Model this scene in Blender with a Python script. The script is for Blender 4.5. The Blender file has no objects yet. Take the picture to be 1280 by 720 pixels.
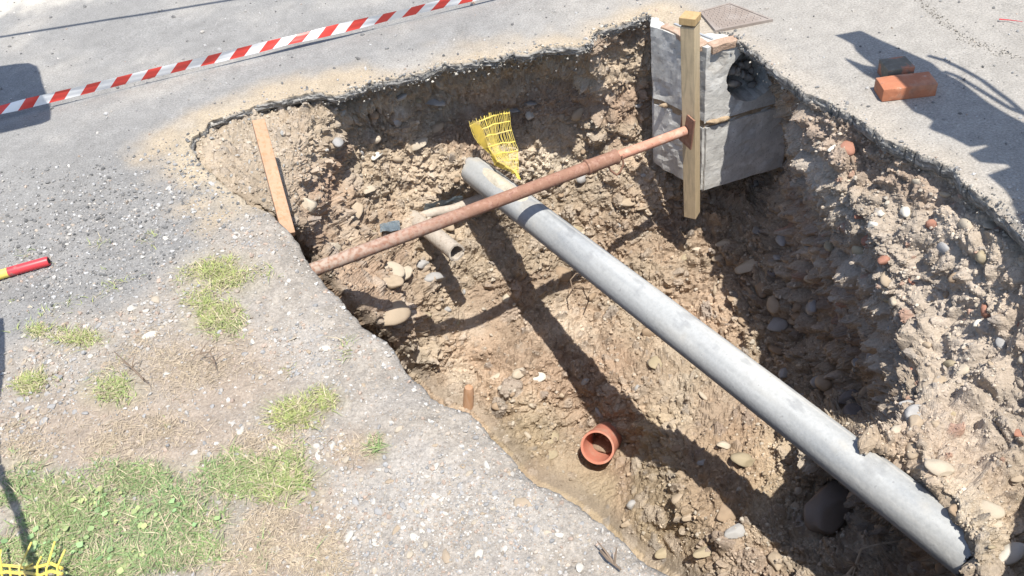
import bpy, bmesh, math, random
import numpy as np
from mathutils import Vector, Matrix

random.seed(7); RNG = np.random.default_rng(7)
S = bpy.context.scene; COL = S.collection

# ------------------------------------------------------------------ camera
FPX = 1000.0; PITCH = math.radians(42); CAMH = 1.75; ROLL = math.atan2(.18, .983)
F = np.array([0, math.cos(PITCH), -math.sin(PITCH)]); R0 = np.array([1., 0, 0])
D0 = np.array([0, -math.sin(PITCH), -math.cos(PITCH)])
CR = math.cos(ROLL)*R0 + math.sin(ROLL)*D0
CD = -math.sin(ROLL)*R0 + math.cos(ROLL)*D0
CP = np.array([0, 0, CAMH])
cam = bpy.data.cameras.new('camera'); cam.sensor_width = 36; cam.lens = 36*FPX/1280
cam.clip_start = .05; cam.clip_end = 500
camo = bpy.data.objects.new('camera', cam); COL.objects.link(camo)
M = Matrix.Identity(4)
for i in range(3):
    M[i][0] = CR[i]; M[i][1] = -CD[i]; M[i][2] = -F[i]; M[i][3] = CP[i]
camo.matrix_world = M; S.camera = camo

# ------------------------------------------------------------------ light
SUN_E, SUN_A = 68.0, 18.0          # elevation; azimuth clockwise from behind the camera towards +x
e, a = math.radians(SUN_E), math.radians(SUN_A)
SD = np.array([-math.cos(e)*math.sin(a), math.cos(e)*math.cos(a), -math.sin(e)])   # light travel
SHIFT = SD[:2]/-SD[2]
sun = bpy.data.lights.new('sun', 'SUN'); sun.energy = 4.7; sun.angle = math.radians(.5); sun.color = (1, .96, .88)
suno = bpy.data.objects.new('sun', sun); COL.objects.link(suno)
suno.rotation_mode = 'QUATERNION'; suno.rotation_quaternion = Vector(SD).to_track_quat('-Z', 'Y')
W = bpy.data.worlds.new('World'); S.world = W; W.use_nodes = True
nt = W.node_tree
sky = nt.nodes.new('ShaderNodeTexSky'); sky.sky_type = 'NISHITA'; sky.sun_disc = False
sky.sun_elevation = e; sky.sun_rotation = math.atan2(-SD[0], -SD[1])
bg = nt.nodes['Background']; bg.inputs[1].default_value = .135
nt.links.new(sky.outputs[0], bg.inputs[0])
S.view_settings.view_transform = 'Standard'; S.view_settings.look = 'None'
S.view_settings.exposure = .52; S.view_settings.gamma = 1.0
S.render.engine = 'CYCLES'; S.cycles.max_bounces = 5; S.cycles.diffuse_bounces = 4

# ------------------------------------------------------------------ numeric helpers
def at(px, py, z=0.0):
    """world point(s) on the ray of photo pixel px,py at height z"""
    px, py, z = np.broadcast_arrays(np.asarray(px, float), np.asarray(py, float), np.asarray(z, float))
    v = F + ((px-640)/FPX)[..., None]*CR + ((py-360)/FPX)[..., None]*CD
    return CP + v*((z-CAMH)/v[..., 2])[..., None]
def to_px(P):
    q = np.asarray(P, float)-CP; w = q@F
    return 640+FPX*(q@CR)/w, 360+FPX*(q@CD)/w
def hsh(i, j, k, s):
    h = (i.astype(np.int64)*374761393 + j.astype(np.int64)*668265263 + k.astype(np.int64)*2147483647 + s*1274126177) & 0xffffffff
    h = ((h ^ (h >> 13))*1274126177) & 0xffffffff
    h = ((h ^ (h >> 15))*2246822519) & 0xffffffff
    h ^= h >> 16
    return (h & 0xffffff)/float(0xffffff)
def vnoise(P, s=0):
    I = np.floor(P).astype(np.int64); f = P-I; u = f*f*(3-2*f); r = 0
    for dx in (0, 1):
        for dy in (0, 1):
            for dz in (0, 1):
                w = (u[:, 0] if dx else 1-u[:, 0])*(u[:, 1] if dy else 1-u[:, 1])*(u[:, 2] if dz else 1-u[:, 2])
                r = r+w*hsh(I[:, 0]+dx, I[:, 1]+dy, I[:, 2]+dz, s)
    return r*2-1
def fbm(P, sc, octv=4, s=0, g=.5):
    r = 0; am = 1; tot = 0
    for o in range(octv):
        r = r+am*vnoise(P*sc*(2.03**o)+17.3*o, s+o); tot += am; am *= g
    return r/tot
def worley(P, sc, s=0, jit=.9):
    Q = P*sc; I = np.floor(Q).astype(np.int64)
    best = np.full(len(P), 9.); idv = np.zeros(len(P)); second = np.full(len(P), 9.)
    for dx in (-1, 0, 1):
        for dy in (-1, 0, 1):
            for dz in (-1, 0, 1):
                a_, b_, c_ = I[:, 0]+dx, I[:, 1]+dy, I[:, 2]+dz
                h0 = hsh(a_, b_, c_, s); h1 = hsh(a_, b_, c_, s+11); h2 = hsh(a_, b_, c_, s+23)
                d = np.sqrt((a_+.5+jit*(h0-.5)-Q[:, 0])**2+(b_+.5+jit*(h1-.5)-Q[:, 1])**2+(c_+.5+jit*(h2-.5)-Q[:, 2])**2)
                m = d < best
                second = np.where(m, best, np.minimum(second, d))
                idv = np.where(m, hsh(a_, b_, c_, s+41), idv); best = np.where(m, d, best)
    return best, second, idv
def sstep(a_, b_, x):
    t = np.clip((x-a_)/(b_-a_), 0, 1); return t*t*(3-2*t)
def mixc(c, d, t):
    return c*(1-t[:, None])+np.asarray(d)*t[:, None]
def poly_sdf(pts, poly, chunk=4000):
    """signed distance (inside negative) to a closed polygon, plus closest point"""
    A = poly; B = np.roll(poly, -1, 0); AB = B-A; L2 = (AB**2).sum(1)
    d = np.empty(len(pts)); cp = np.empty((len(pts), 2)); ins = np.zeros(len(pts), bool)
    for i in range(0, len(pts), chunk):
        p = pts[i:i+chunk]
        t = np.clip(((p[:, None, 0]-A[None, :, 0])*AB[None, :, 0]+(p[:, None, 1]-A[None, :, 1])*AB[None, :, 1])/L2, 0, 1)
        qx = A[None, :, 0]+t*AB[None, :, 0]; qy = A[None, :, 1]+t*AB[None, :, 1]
        dd = (qx-p[:, None, 0])**2+(qy-p[:, None, 1])**2
        k = dd.argmin(1); r = np.arange(len(p))
        d[i:i+chunk] = np.sqrt(dd[r, k]); cp[i:i+chunk, 0] = qx[r, k]; cp[i:i+chunk, 1] = qy[r, k]
        c = ((A[None, :, 1] > p[:, None, 1]) != (B[None, :, 1] > p[:, None, 1])) & \
            (p[:, None, 0] < AB[None, :, 0]*(p[:, None, 1]-A[None, :, 1])/(AB[None, :, 1]+1e-12)+A[None, :, 0])
        ins[i:i+chunk] = (c.sum(1) % 2) == 1
    return np.where(ins, -d, d), cp

# ------------------------------------------------------------------ object helpers
def link(o, parent=None):
    COL.objects.link(o)
    if parent is not None: o.parent = parent
    return o
def np_mesh(name, V, Fc, mat=None, col=None, smooth=True, parent=None):
    """V (n,3), Fc (m,k) int array -> object"""
    V = np.asarray(V, np.float32); Fc = np.asarray(Fc, np.int32); k = Fc.shape[1]
    me = bpy.data.meshes.new(name)
    me.vertices.add(len(V)); me.vertices.foreach_set('co', V.ravel())
    me.loops.add(Fc.size); me.loops.foreach_set('vertex_index', Fc.ravel())
    me.polygons.add(len(Fc)); me.polygons.foreach_set('loop_start', np.arange(0, Fc.size, k, dtype=np.int32))
    me.update(calc_edges=True)
    me.polygons.foreach_set('use_smooth', np.full(len(Fc), smooth))
    if col is not None:
        c4 = np.ones((len(V), 4), np.float32); c4[:, :3] = col
        at_ = me.color_attributes.new('col', 'FLOAT_COLOR', 'POINT'); at_.data.foreach_set('color', c4.ravel())
    if mat: me.materials.append(mat)
    return link(bpy.data.objects.new(name, me), parent)
def bm_obj(name, bm, mat, parent=None, smooth=False):
    bmesh.ops.recalc_face_normals(bm, faces=bm.faces[:])
    me = bpy.data.meshes.new(name); bm.to_mesh(me); bm.free()
    for m in (mat if isinstance(mat, (list, tuple)) else [mat]): me.materials.append(m)
    if smooth:
        for p in me.polygons: p.use_smooth = True
        try: me.set_sharp_from_angle(angle=math.radians(38))
        except Exception: pass
    return link(bpy.data.objects.new(name, me), parent)
def tag(o, label=None, cat=None, group=None, kind=None):
    if label: o['label'] = label
    if cat: o['category'] = cat
    if group: o['group'] = group
    if kind: o['kind'] = kind
    return o
def empty(name, loc, label, cat, group=None):
    o = bpy.data.objects.new(name, None); o.empty_display_size = .1; o.location = loc
    return tag(link(o), label, cat, group)
def keep(o, root):
    """parent without moving: meshes are written in world space, roots only translate"""
    o.parent = root; o.matrix_parent_inverse = Matrix.Translation(-Vector(root.location)); return o
def box_bm(sx, sy, sz, bev=.003, seg=2):
    bm = bmesh.new(); bmesh.ops.create_cube(bm, size=1)
    bmesh.ops.scale(bm, vec=(sx, sy, sz), verts=bm.verts)
    if bev: bmesh.ops.bevel(bm, geom=bm.edges[:], offset=bev, segments=seg, affect='EDGES', profile=.6)
    return bm
def frame_mat(p0, p1, up):
    """matrix with local z along p0->p1, local y closest to up, origin at p0"""
    z = Vector(p1)-Vector(p0); L = z.length; z.normalize()
    x = Vector(up).cross(z).normalized(); y = z.cross(x)
    m = Matrix.Identity(4)
    for i in range(3): m[i][0] = x[i]; m[i][1] = y[i]; m[i][2] = z[i]; m[i][3] = Vector(p0)[i]
    return m, L
def tube_bm(path, radii, seg=16, cap=True, bm=None, wall=None):
    bm = bm or bmesh.new(); path = [Vector(p) for p in path]; n = len(path)
    if not hasattr(radii, '__len__'): radii = [radii]*n
    up = Vector((0, 0, 1)); rings = []; prev = None
    for i, p in enumerate(path):
        t = (path[min(i+1, n-1)]-path[max(i-1, 0)]).normalized()
        if prev is None:
            x = t.cross(up)
            if x.length < 1e-3: x = t.cross(Vector((1, 0, 0)))
            x.normalize()
        else:
            x = (prev-t*prev.dot(t)).normalized()
        prev = x; y = t.cross(x)
        rings.append([bm.verts.new(p+(x*math.cos(6.28318*k/seg)+y*math.sin(6.28318*k/seg))*radii[i]) for k in range(seg)])
    for i in range(n-1):
        for k in range(seg):
            bm.faces.new((rings[i][k], rings[i][(k+1) % seg], rings[i+1][(k+1) % seg], rings[i+1][k]))
    if cap:
        bm.faces.new(rings[0][::-1]); bm.faces.new(rings[-1])
    return bm
def pipe_bm(p0, p1, r, wall, seg=40, nlen=24, jag0=0., jag1=0., wob=0.0, sd=0):
    """hollow pipe with real wall thickness and broken (jagged) ends"""
    m, L = frame_mat(p0, p1, (0, 0, 1)); bm = bmesh.new(); rnd = random.Random(sd)
    j0 = [jag0*abs(rnd.gauss(0, 1)) for _ in range(seg)]; j1 = [jag1*abs(rnd.gauss(0, 1)) for _ in range(seg)]
    def ring(rad, i):
        out = []
        for k in range(seg):
            an = 2*math.pi*k/seg; t = i/nlen
            z = L*t+j0[k]*(1-t)**8-j1[k]*t**8
            rr = rad+wob*math.sin(3*an+t*9)+wob*rnd.uniform(-.4, .4)
            out.append(bm.verts.new(m @ Vector((rr*math.cos(an), rr*math.sin(an), z))))
        return out
    O = [ring(r, i) for i in range(nlen+1)]; I = [ring(r-wall, i) for i in range(nlen+1)]
    for i in range(nlen):
        for k in range(seg):
            q = (k+1) % seg
            bm.faces.new((O[i][k], O[i][q], O[i+1][q], O[i+1][k])); bm.faces.new((I[i][q], I[i][k], I[i+1][k], I[i+1][q]))
    for k in range(seg):
        q = (k+1) % seg
        bm.faces.new((O[0][q], O[0][k], I[0][k], I[0][q])); bm.faces.new((O[-1][k], O[-1][q], I[-1][q], I[-1][k]))
    return bm
def ico(sub):
    bm = bmesh.new(); bmesh.ops.create_icosphere(bm, subdivisions=sub, radius=1)
    V = np.array([v.co[:] for v in bm.verts]); Fc = np.array([[v.index for v in f.verts] for f in bm.faces]); bm.free()
    return V, Fc
def rock_shape(sub, seed, ang=.0):
    V, Fc = ico(sub); r = np.random.default_rng(seed)
    V = V*(1+.22*fbm(V, 1.1, 2, seed)[:, None])
    for _ in range(int(ang)):                                   # flat broken facets
        n = r.normal(size=3); n /= np.linalg.norm(n); h = r.uniform(.45, .8)
        d = V@n-h; V = V-np.where(d > 0, d, 0)[:, None]*n
    V = V*np.array([1, r.uniform(.7, .95), r.uniform(.5, .75)])
    V = V+.03*fbm(V, 4, 2, seed+3)[:, None]*V
    return V, Fc
def rand_rot(n, r, tilt=1.0):
    ax = r.normal(size=(n, 3)); ax /= np.linalg.norm(ax, axis=1)[:, None]; an = r.uniform(0, 6.283, n)*tilt
    c, s = np.cos(an), np.sin(an); x, y, z = ax.T; C = 1-c
    return np.stack([np.stack([c+x*x*C, x*y*C-z*s, x*z*C+y*s], -1), np.stack([y*x*C+z*s, c+y*y*C, y*z*C-x*s], -1),
                     np.stack([z*x*C-y*s, z*y*C+x*s, c+z*z*C], -1)], 1)
def zrot(n, r):
    an = r.uniform(0, 6.283, n); c, s = np.cos(an), np.sin(an); o = np.zeros(n)
    return np.stack([np.stack([c, -s, o], -1), np.stack([s, c, o], -1), np.stack([o, o, o+1], -1)], 1)
def scatter(name, P, sc, cols, variants, r, mat, parent=None, tilt=True, smooth=False):
    """many small stones joined as one mesh"""
    n = len(P); which = r.integers(0, len(variants), n); Vs = []; Fs = []; Cs = []; off = 0
    Rm = rand_rot(n, r) if tilt else zrot(n, r)
    for k, (V, Fc) in enumerate(variants):
        ix = np.where(which == k)[0]
        if not len(ix): continue
        X = np.einsum('nij,vj->nvi', Rm[ix], V)*sc[ix][:, None, None]+P[ix][:, None, :]
        Vs.append(X.reshape(-1, 3)); Cs.append(np.repeat(cols[ix], len(V), 0))
        Fs.append((Fc[None]+off+np.arange(len(ix))[:, None, None]*len(V)).reshape(-1, 3)); off += len(ix)*len(V)
    return np_mesh(name, np.vstack(Vs), np.vstack(Fs), mat, np.vstack(Cs), smooth, parent)

# ------------------------------------------------------------------ materials
def nmat(name, base=(.5, .5, .5), rough=.85, attr=False, spots=(), bump=(), spec=.3, metal=0.0, var=.18, vscale=30.):
    """principled material; base colour (or the 'col' attribute) broken up by noise; spots = (scale, lo, hi, colour, strength)"""
    m = bpy.data.materials.new(name); m.use_nodes = True; t = m.node_tree; N = t.nodes; L = t.links
    b = N['Principled BSDF']; b.inputs['Roughness'].default_value = rough; b.inputs['Metallic'].default_value = metal
    b.inputs['Specular IOR Level'].default_value = spec
    co = N.new('ShaderNodeTexCoord').outputs['Object']
    if attr:
        c = N.new('ShaderNodeAttribute'); c.attribute_name = 'col'; c = c.outputs['Color']
    else:
        c = N.new('ShaderNodeRGB'); c.outputs[0].default_value = (*base, 1); c = c.outputs[0]
    def noise(scale, det=5, rg=.6):
        n = N.new('ShaderNodeTexNoise'); n.inputs['Scale'].default_value = scale; n.inputs['Detail'].default_value = det
        n.inputs['Roughness'].default_value = rg; L.new(co, n.inputs['Vector']); return n.outputs['Fac']
    if var:
        mr = N.new('ShaderNodeMapRange'); mr.inputs['From Min'].default_value = .25; mr.inputs['From Max'].default_value = .75
        mr.inputs['To Min'].default_value = 1-var; mr.inputs['To Max'].default_value = 1+var
        L.new(noise(vscale, 6, .7), mr.inputs['Value'])
        mx = N.new('ShaderNodeMix'); mx.data_type = 'RGBA'; mx.blend_type = 'MULTIPLY'; mx.inputs['Factor'].default_value = 1
        L.new(c, mx.inputs['A']); L.new(mr.outputs[0], mx.inputs['B']); c = mx.outputs['Result']
    for (scale, lo, hi, colr, st) in spots:
        mr = N.new('ShaderNodeMapRange'); mr.inputs['From Min'].default_value = lo; mr.inputs['From Max'].default_value = hi
        mr.inputs['To Max'].default_value = st; L.new(noise(scale, 4), mr.inputs['Value'])
        mx = N.new('ShaderNodeMix'); mx.data_type = 'RGBA'; L.new(mr.outputs[0], mx.inputs['Factor'])
        L.new(c, mx.inputs['A']); mx.inputs['B'].default_value = (*colr, 1); c = mx.outputs['Result']
    L.new(c, b.inputs['Base Color'])
    prev = None
    for (scale, st, dist) in bump:
        bp = N.new('ShaderNodeBump'); bp.inputs['Strength'].default_value = st; bp.inputs['Distance'].default_value = dist
        L.new(noise(scale, 5, .65), bp.inputs['Height'])
        if prev: L.new(prev, bp.inputs['Normal'])
        prev = bp.outputs[0]
    if prev: L.new(prev, b.inputs['Normal'])
    return m
M_soil = nmat('soil', attr=True, rough=.95, spec=.1, var=.26, vscale=90, bump=((70, .8, .010), (240, .7, .004)))
M_ground = nmat('ground', attr=True, rough=.93, spec=.15, var=.42, vscale=110, spots=((230, .62, .68, (.5, .48, .45), .7), (260, .60, .68, (.1, .1, .1), .55), (75, .66, .72, (.48, .45, .41), .5)), bump=((95, .7, .006), (320, .6, .003)))
M_stone = nmat('stone', attr=True, rough=.85, spec=.2, var=.16, vscale=45, bump=((90, .3, .003),))
M_grass = nmat('grass', attr=True, rough=.7, spec=.25, var=.1, vscale=20)
M_straw = nmat('straw', attr=True, rough=.8, spec=.2, var=.1, vscale=20)
M_conc = nmat('concrete', (.50, .488, .46), .9, spots=((6, .5, .62, (.72, .71, .68), .8), (11, .57, .68, (.38, .35, .31), .7), (120, .64, .68, (.12, .11, .1), .8), (40, .68, .74, (.36, .28, .2), .6)), bump=((90, .4, .004), (14, .3, .01)), var=.14, vscale=40)
M_mortar = nmat('mortar', (.4, .3, .2), .95, bump=((60, .9, .012),), var=.3)
M_redmortar = nmat('red_mortar', (.42, .29, .21), .95, spots=((30, .5, .7, (.5, .42, .33), .8),), bump=((60, .8, .01),), var=.2)
M_dark = nmat('dark_hollow', (.07, .06, .055), .95, bump=((30, .9, .03),), var=.4, vscale=20)
def wood(name, base, dark):
    m = nmat(name, base, .75, var=.12, vscale=12, bump=((60, .25, .003),)); t = m.node_tree; N = t.nodes; L = t.links
    co = N.new('ShaderNodeTexCoord'); mp = N.new('ShaderNodeMapping'); mp.inputs['Scale'].default_value = (22, 22, 1.6)
    L.new(co.outputs['Object'], mp.inputs['Vector'])
    n = N.new('ShaderNodeTexNoise'); n.inputs['Scale'].default_value = 3.5; n.inputs['Detail'].default_value = 6; n.inputs['Distortion'].default_value = .6
    L.new(mp.outputs[0], n.inputs['Vector'])
    rp = N.new('ShaderNodeMapRange'); rp.inputs['From Min'].default_value = .46; rp.inputs['From Max'].default_value = .68
    rp.inputs['To Max'].default_value = .75; L.new(n.outputs['Fac'], rp.inputs['Value'])
    b = N['Principled BSDF']; old = b.inputs['Base Color'].links[0].from_socket
    mx = N.new('ShaderNodeMix'); mx.data_type = 'RGBA'; L.new(rp.outputs[0], mx.inputs['Factor']); L.new(old, mx.inputs['A'])
    mx.inputs['B'].default_value = (*dark, 1); L.new(mx.outputs['Result'], b.inputs['Base Color']); return m
M_post = wood('weathered_timber', (.56, .44, .28), (.38, .3, .2))
M_stake = wood('fresh_timber', (.45, .28, .18), (.38, .2, .1))
M_cap = wood('yellow_timber', (.46, .32, .16), (.36, .24, .11))
M_rust = nmat('rusty_paint', (.285, .155, .105), .8, spots=((40, .5, .68, (.42, .26, .2), .6), (70, .54, .66, (.2, .09, .065), .7)), bump=((120, .25, .002),), var=.2, vscale=35, spec=.3)
M_rust2 = nmat('pale_rust', (.52, .26, .18), .7, spots=((25, .52, .66, (.6, .42, .32), .7), (60, .6, .68, (.22, .1, .07), .7)), bump=((120, .2, .002),), var=.15, vscale=30, spec=.3)
def dusty(m, x0, x1, colr):
    t = m.node_tree; N = t.nodes; L = t.links; b = N['Principled BSDF']; old = b.inputs['Base Color'].links[0].from_socket
    co = N.new('ShaderNodeTexCoord'); sx = N.new('ShaderNodeSeparateXYZ'); L.new(co.outputs['Object'], sx.inputs[0])
    mr = N.new('ShaderNodeMapRange'); mr.inputs['From Min'].default_value = x0; mr.inputs['From Max'].default_value = x1; mr.inputs['To Min'].default_value = .95; mr.inputs['To Max'].default_value = 0
    L.new(sx.outputs[0], mr.inputs['Value']); n = N.new('ShaderNodeTexNoise'); n.inputs['Scale'].default_value = 55; n.inputs['Detail'].default_value = 5; L.new(co.outputs['Object'], n.inputs['Vector'])
    m2 = N.new('ShaderNodeMapRange'); m2.inputs['From Min'].default_value = .36; m2.inputs['From Max'].default_value = .58; L.new(n.outputs['Fac'], m2.inputs['Value'])
    mu = N.new('ShaderNodeMath'); mu.operation = 'MULTIPLY'; mu.use_clamp = True; L.new(mr.outputs[0], mu.inputs[0]); L.new(m2.outputs[0], mu.inputs[1])
    mx = N.new('ShaderNodeMix'); mx.data_type = 'RGBA'; L.new(mu.outputs[0], mx.inputs['Factor']); L.new(old, mx.inputs['A']); mx.inputs['B'].default_value = (*colr, 1); L.new(mx.outputs['Result'], b.inputs['Base Color'])
dusty(M_rust, -.75, -.05, (.42, .33, .27))
M_hole = nmat('black', (.015, .013, .012), .9, var=0)
M_pipe = nmat('grey_cement_pipe', attr=True, rough=.88, spots=((60, .63, .72, (.16, .16, .16), .5), (170, .6, .7, (.46, .45, .42), .4)), bump=((70, .45, .003), (9, .25, .006)), var=.14, vscale=60, spec=.15)
M_dust = nmat('dried_dust', (.5, .45, .36), .95, bump=((80, .8, .006),), var=.2, vscale=50)
M_clay = nmat('old_clay_pipe', (.44, .385, .325), .9, spots=((22, .5, .66, (.47, .42, .36), .8), (50, .58, .68, (.22, .16, .11), .6)), bump=((60, .6, .006),), var=.2)
M_orange = nmat('orange_drain', (.56, .22, .15), .55, spots=((10, .48, .68, (.5, .36, .27), .65), (60, .6, .7, (.42, .33, .24), .6)), var=.08, vscale=20, spec=.4, bump=((80, .08, .001),))
M_yel = nmat('yellow_plastic', (.7, .55, .12), .6, var=.15, vscale=30, spots=((16, .5, .66, (.48, .38, .2), .7),), spec=.4)
M_red = nmat('red_film', (.68, .065, .05), .38, var=.08, spec=.5)
M_white = nmat('white_film', (.82, .82, .82), .38, var=.05, spec=.5)
M_brick = nmat('red_brick', (.42, .165, .09), .95, spots=((16, .5, .66, (.5, .27, .17), .7), (9, .55, .68, (.2, .12, .09), .6), (60, .6, .7, (.2, .1, .07), .6), (30, .66, .72, (.5, .46, .4), .7)), bump=((70, .5, .004), (14, .3, .006)), var=.15)
M_dbrick = nmat('dark_brick', (.17, .15, .12), .95, spots=((14, .54, .62, (.42, .17, .1), .9), (40, .55, .7, (.26, .24, .2), .6)), bump=((60, .6, .006),), var=.2)  # much darker base than the other brick, with reddish spots
M_iron = nmat('cast_iron', (.27, .225, .195), .8, spots=((9, .5, .65, (.33, .29, .26), .7),), bump=((120, .2, .002),), var=.12, vscale=50, spec=.2)
M_rodred = nmat('red_gloss_paint', (.6, .05, .06), .4, spots=((24, .6, .68, (.3, .14, .12), .8),), var=.1, spec=.5)
M_twig = nmat('dry_twig', (.2, .15, .11), .9, var=.25)
M_root = nmat('pale_root', (.5, .42, .32), .9, var=.2)
M_blue = nmat('blue_grey_sheet', (.26, .32, .37), .6, spots=((25, .5, .65, (.45, .46, .44), .8),), bump=((40, .6, .01),), var=.25)
M_steel = nmat('machine_paint', (.5, .33, .04), .5, var=.1, spec=.4)
M_cable = nmat('black_cable', (.03, .03, .03), .6, var=.1)
M_lampgrey = nmat('grey_metal', (.35, .36, .37), .5, var=.1)
M_seam = nmat('tar', (.13, .13, .14), .9, var=.2, bump=((120, .4, .003),))

# ------------------------------------------------------------------ rim of the hole
ASPH = [(236, 182), (243, 170), (258, 163), (266, 152), (284, 146), (300, 139), (330, 129), (365, 122), (400, 116), (425, 116), (442, 113), (462, 104), (480, 101), (505, 96), (525, 90), (550, 83),
        (575, 79), (600, 73), (622, 71), (640, 66), (665, 63), (690, 59), (715, 57), (737, 52), (741, 40), (757, 34), (775, 31), (792, 27), (806, 18), (817, 24), (825, 27), (853, 42), (872, 47), (889, 40), (903, 41), (918, 46), (931, 55), (944, 63), (956, 73),
        (970, 87), (985, 99), (1000, 113), (1016, 119), (1035, 128), (1060, 142), (1078, 151), (1096, 163), (1110, 175), (1133, 184), (1152, 197), (1178, 205), (1196, 209), (1205, 228), (1222, 243), (1242, 253), (1262, 270), (1281, 291), (1330, 340)]
NEAR = [(1400, 430), (1440, 540), (1430, 650), (1370, 750), (1250, 800), (1100, 800), (960, 778), (900, 750), (855, 720), (812, 700), (782, 671), (756, 648), (735, 636), (720, 623), (700, 610),
        (672, 601), (655, 586), (640, 567), (616, 541), (600, 521), (588, 512), (570, 507), (545, 497), (528, 478), (515, 461), (503, 453), (492, 431), (480, 417), (450, 399), (435, 384), (418, 362),
        (400, 343), (385, 328), (374, 303), (360, 282), (350, 272), (335, 262), (318, 254), (300, 246), (280, 232), (262, 215), (246, 198)]
def densify(pts, step, amp, closed_to=None, seed=1):
    out = []; P = pts+[closed_to] if closed_to else pts
    for (x0, y0), (x1, y1) in zip(P[:-1], P[1:]):
        L = math.hypot(x1-x0, y1-y0); n = max(1, int(L/step))
        for k in range(n):
            t = k/n; out.append((x0+(x1-x0)*t, y0+(y1-y0)*t))
    out = np.array(out); q = np.c_[out, np.zeros(len(out))]
    out[:, 0] += amp*(fbm(q, 1/22, 4, seed, .65)); out[:, 1] += amp*(fbm(q, 1/22, 4, seed+50, .65))
    return out
rimA = densify(ASPH, 3.0, 5.5, NEAR[0], 3); rimN = densify(NEAR, 5.0, 5.0, ASPH[0], 9)
m_ch = (rimA[:, 0] > 818) & (rimA[:, 0] < 892) & (rimA[:, 1] < 60)
RIM = np.vstack([rimA, rimN]); NA = len(rimA)
RIMW = at(RIM[:, 0], RIM[:, 1], 0)[:, :2]

# ------------------------------------------------------------------ ground zones (given at places in the photo, stored at the place itself)
def blobs(px, py, lst):
    """max of soft elliptical patches (cx, cy, rx, ry)"""
    r = np.zeros(len(px))
    for cx, cy, rx, ry in lst:
        r = np.maximum(r, np.clip(1.25-np.hypot((px-cx)/rx, (py-cy)/ry), 0, 1))
    return r
def line_y(px, pts):
    x = [p[0] for p in pts]; y = [p[1] for p in pts]; return np.interp(px, x, y)
VERGE_LINE = [(-120, 520), (0, 440), (60, 405), (140, 375), (210, 340), (255, 300), (300, 262), (340, 255), (1500, 255)]
GRASS = [(272, 345, 62, 34), (265, 395, 40, 30), (95, 424, 45, 16), (50, 415, 18, 12), (140, 490, 46, 24), (365, 515, 46, 24), (405, 500, 30, 20), (180, 600, 70, 26), (95, 645, 95, 50), (215, 650, 95, 50), (300, 600, 85, 35), (370, 600, 40, 40), (30, 600, 45, 40),
         (150, 700, 130, 30), (60, 690, 90, 30), (470, 560, 18, 18), (40, 480, 22, 20), (255, 690, 60, 25)]
STRAW = [(230, 460, 120, 60), (180, 545, 170, 40), (390, 690, 60, 60), (330, 660, 70, 50), (450, 565, 40, 22), (40, 560, 60, 40), (200, 430, 70, 40), (300, 700, 60, 40), (330, 560, 60, 30)]
CLAYB = [(160, 540, 190, 55), (270, 470, 100, 60), (380, 660, 60, 70), (330, 700, 80, 40), (440, 565, 40, 30)]
RUBBLE = [(370, 440, 55, 40), (60, 460, 70, 60), (30, 520, 50, 50), (150, 410, 90, 30), (410, 560, 40, 30), (440, 640, 80, 50), (560, 640, 90, 60), (480, 700, 110, 40), (640, 650, 60, 60), (300, 300, 40, 30), (190, 390, 40, 22), (240, 370, 40, 20)]
BUTT = [(150, 280, 190, 75), (60, 340, 130, 60), (230, 240, 60, 60), (180, 340, 90, 40)]           # loose bitumen chippings
def ground_masks(px, py, W3):
    n1 = fbm(W3, 3.0, 4, 101); n2 = fbm(W3, 9.0, 4, 131)
    v = sstep(-26, 26, py-line_y(px, VERGE_LINE)+30*n1+14*n2)
    v = np.where(px > 345, np.where(py > 258, 1, 0), v)
    return v, n1, n2
def ground_color(px, py, W3, dr):
    """dr: distance in metres outside the rim"""
    v, n1, n2 = ground_masks(px, py, W3)
    n3 = fbm(W3, 26, 3, 161)
    c = np.tile([.262, .254, .243], (len(px), 1))*(1+.10*n1+.10*n2)[:, None]
    right = sstep(560, 850, px+.35*py+60*n1)
    c = mixc(c, np.array([.34, .315, .282]), right*.86*(1+0*n1))
    c = mixc(c, [.37, .342, .305], np.clip(sstep(-.1, .7, n1+.3*n2)*.5, 0, 1)*(1-right))
    c = mixc(c, [.46, .36, .24], sstep(.27, .02, dr+.16*n1+.09*n2)*(1-v)*(1-sstep(820, 960, px))*.7)     # sand trodden out of the hole
    c = mixc(c, [.40, .35, .29], sstep(.16, .0, dr+.05*n2)*(1-v)*sstep(820, 960, px)*.7)
    bt = np.clip(blobs(px, py, BUTT)*1.3, 0, 1)*(1-v)
    c = mixc(c, [.215, .208, .2], bt*sstep(-.35, .35, n2)*.9)
    far = sstep(26, 6, py+.16*px+14*n2)*sstep(260, 60, px)
    c = mixc(c, [.52, .48, .42], far)
    # verge
    d = np.tile([.335, .298, .256], (len(px), 1))*(1+.10*n1+.2*n2+.22*fbm(W3, 60, 3, 171))[:, None]
    d = mixc(d, [.30, .28, .26], sstep(.0, .5, n2+.4*n1)*.55)
    d = mixc(d, [.40, .375, .345], np.clip(blobs(px, py, [(370, 440, 50, 40), (640, 640, 70, 60), (500, 620, 120, 60)]), 0, 1)*.55)
    d = mixc(d, [.33, .268, .212], np.clip(blobs(px, py, CLAYB)*1.5+.25*n2, 0, 1)*.9)
    d = mixc(d, [.30, .27, .17], np.clip(blobs(px, py, GRASS)*1.2, 0, 1)*.55)
    c = mixc(c, d, v) if False else c*(1-v)[:, None]+d*v[:, None]
    tan = blobs(px, py, [(300, 200, 70, 60), (250, 200, 40, 40)])
    c = mixc(c, [.46, .38, .27], np.clip(tan*1.4, 0, 1)*.7)
    c *= (1+.16*n3)[:, None]
    return np.clip(c, .02, .8), v
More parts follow.
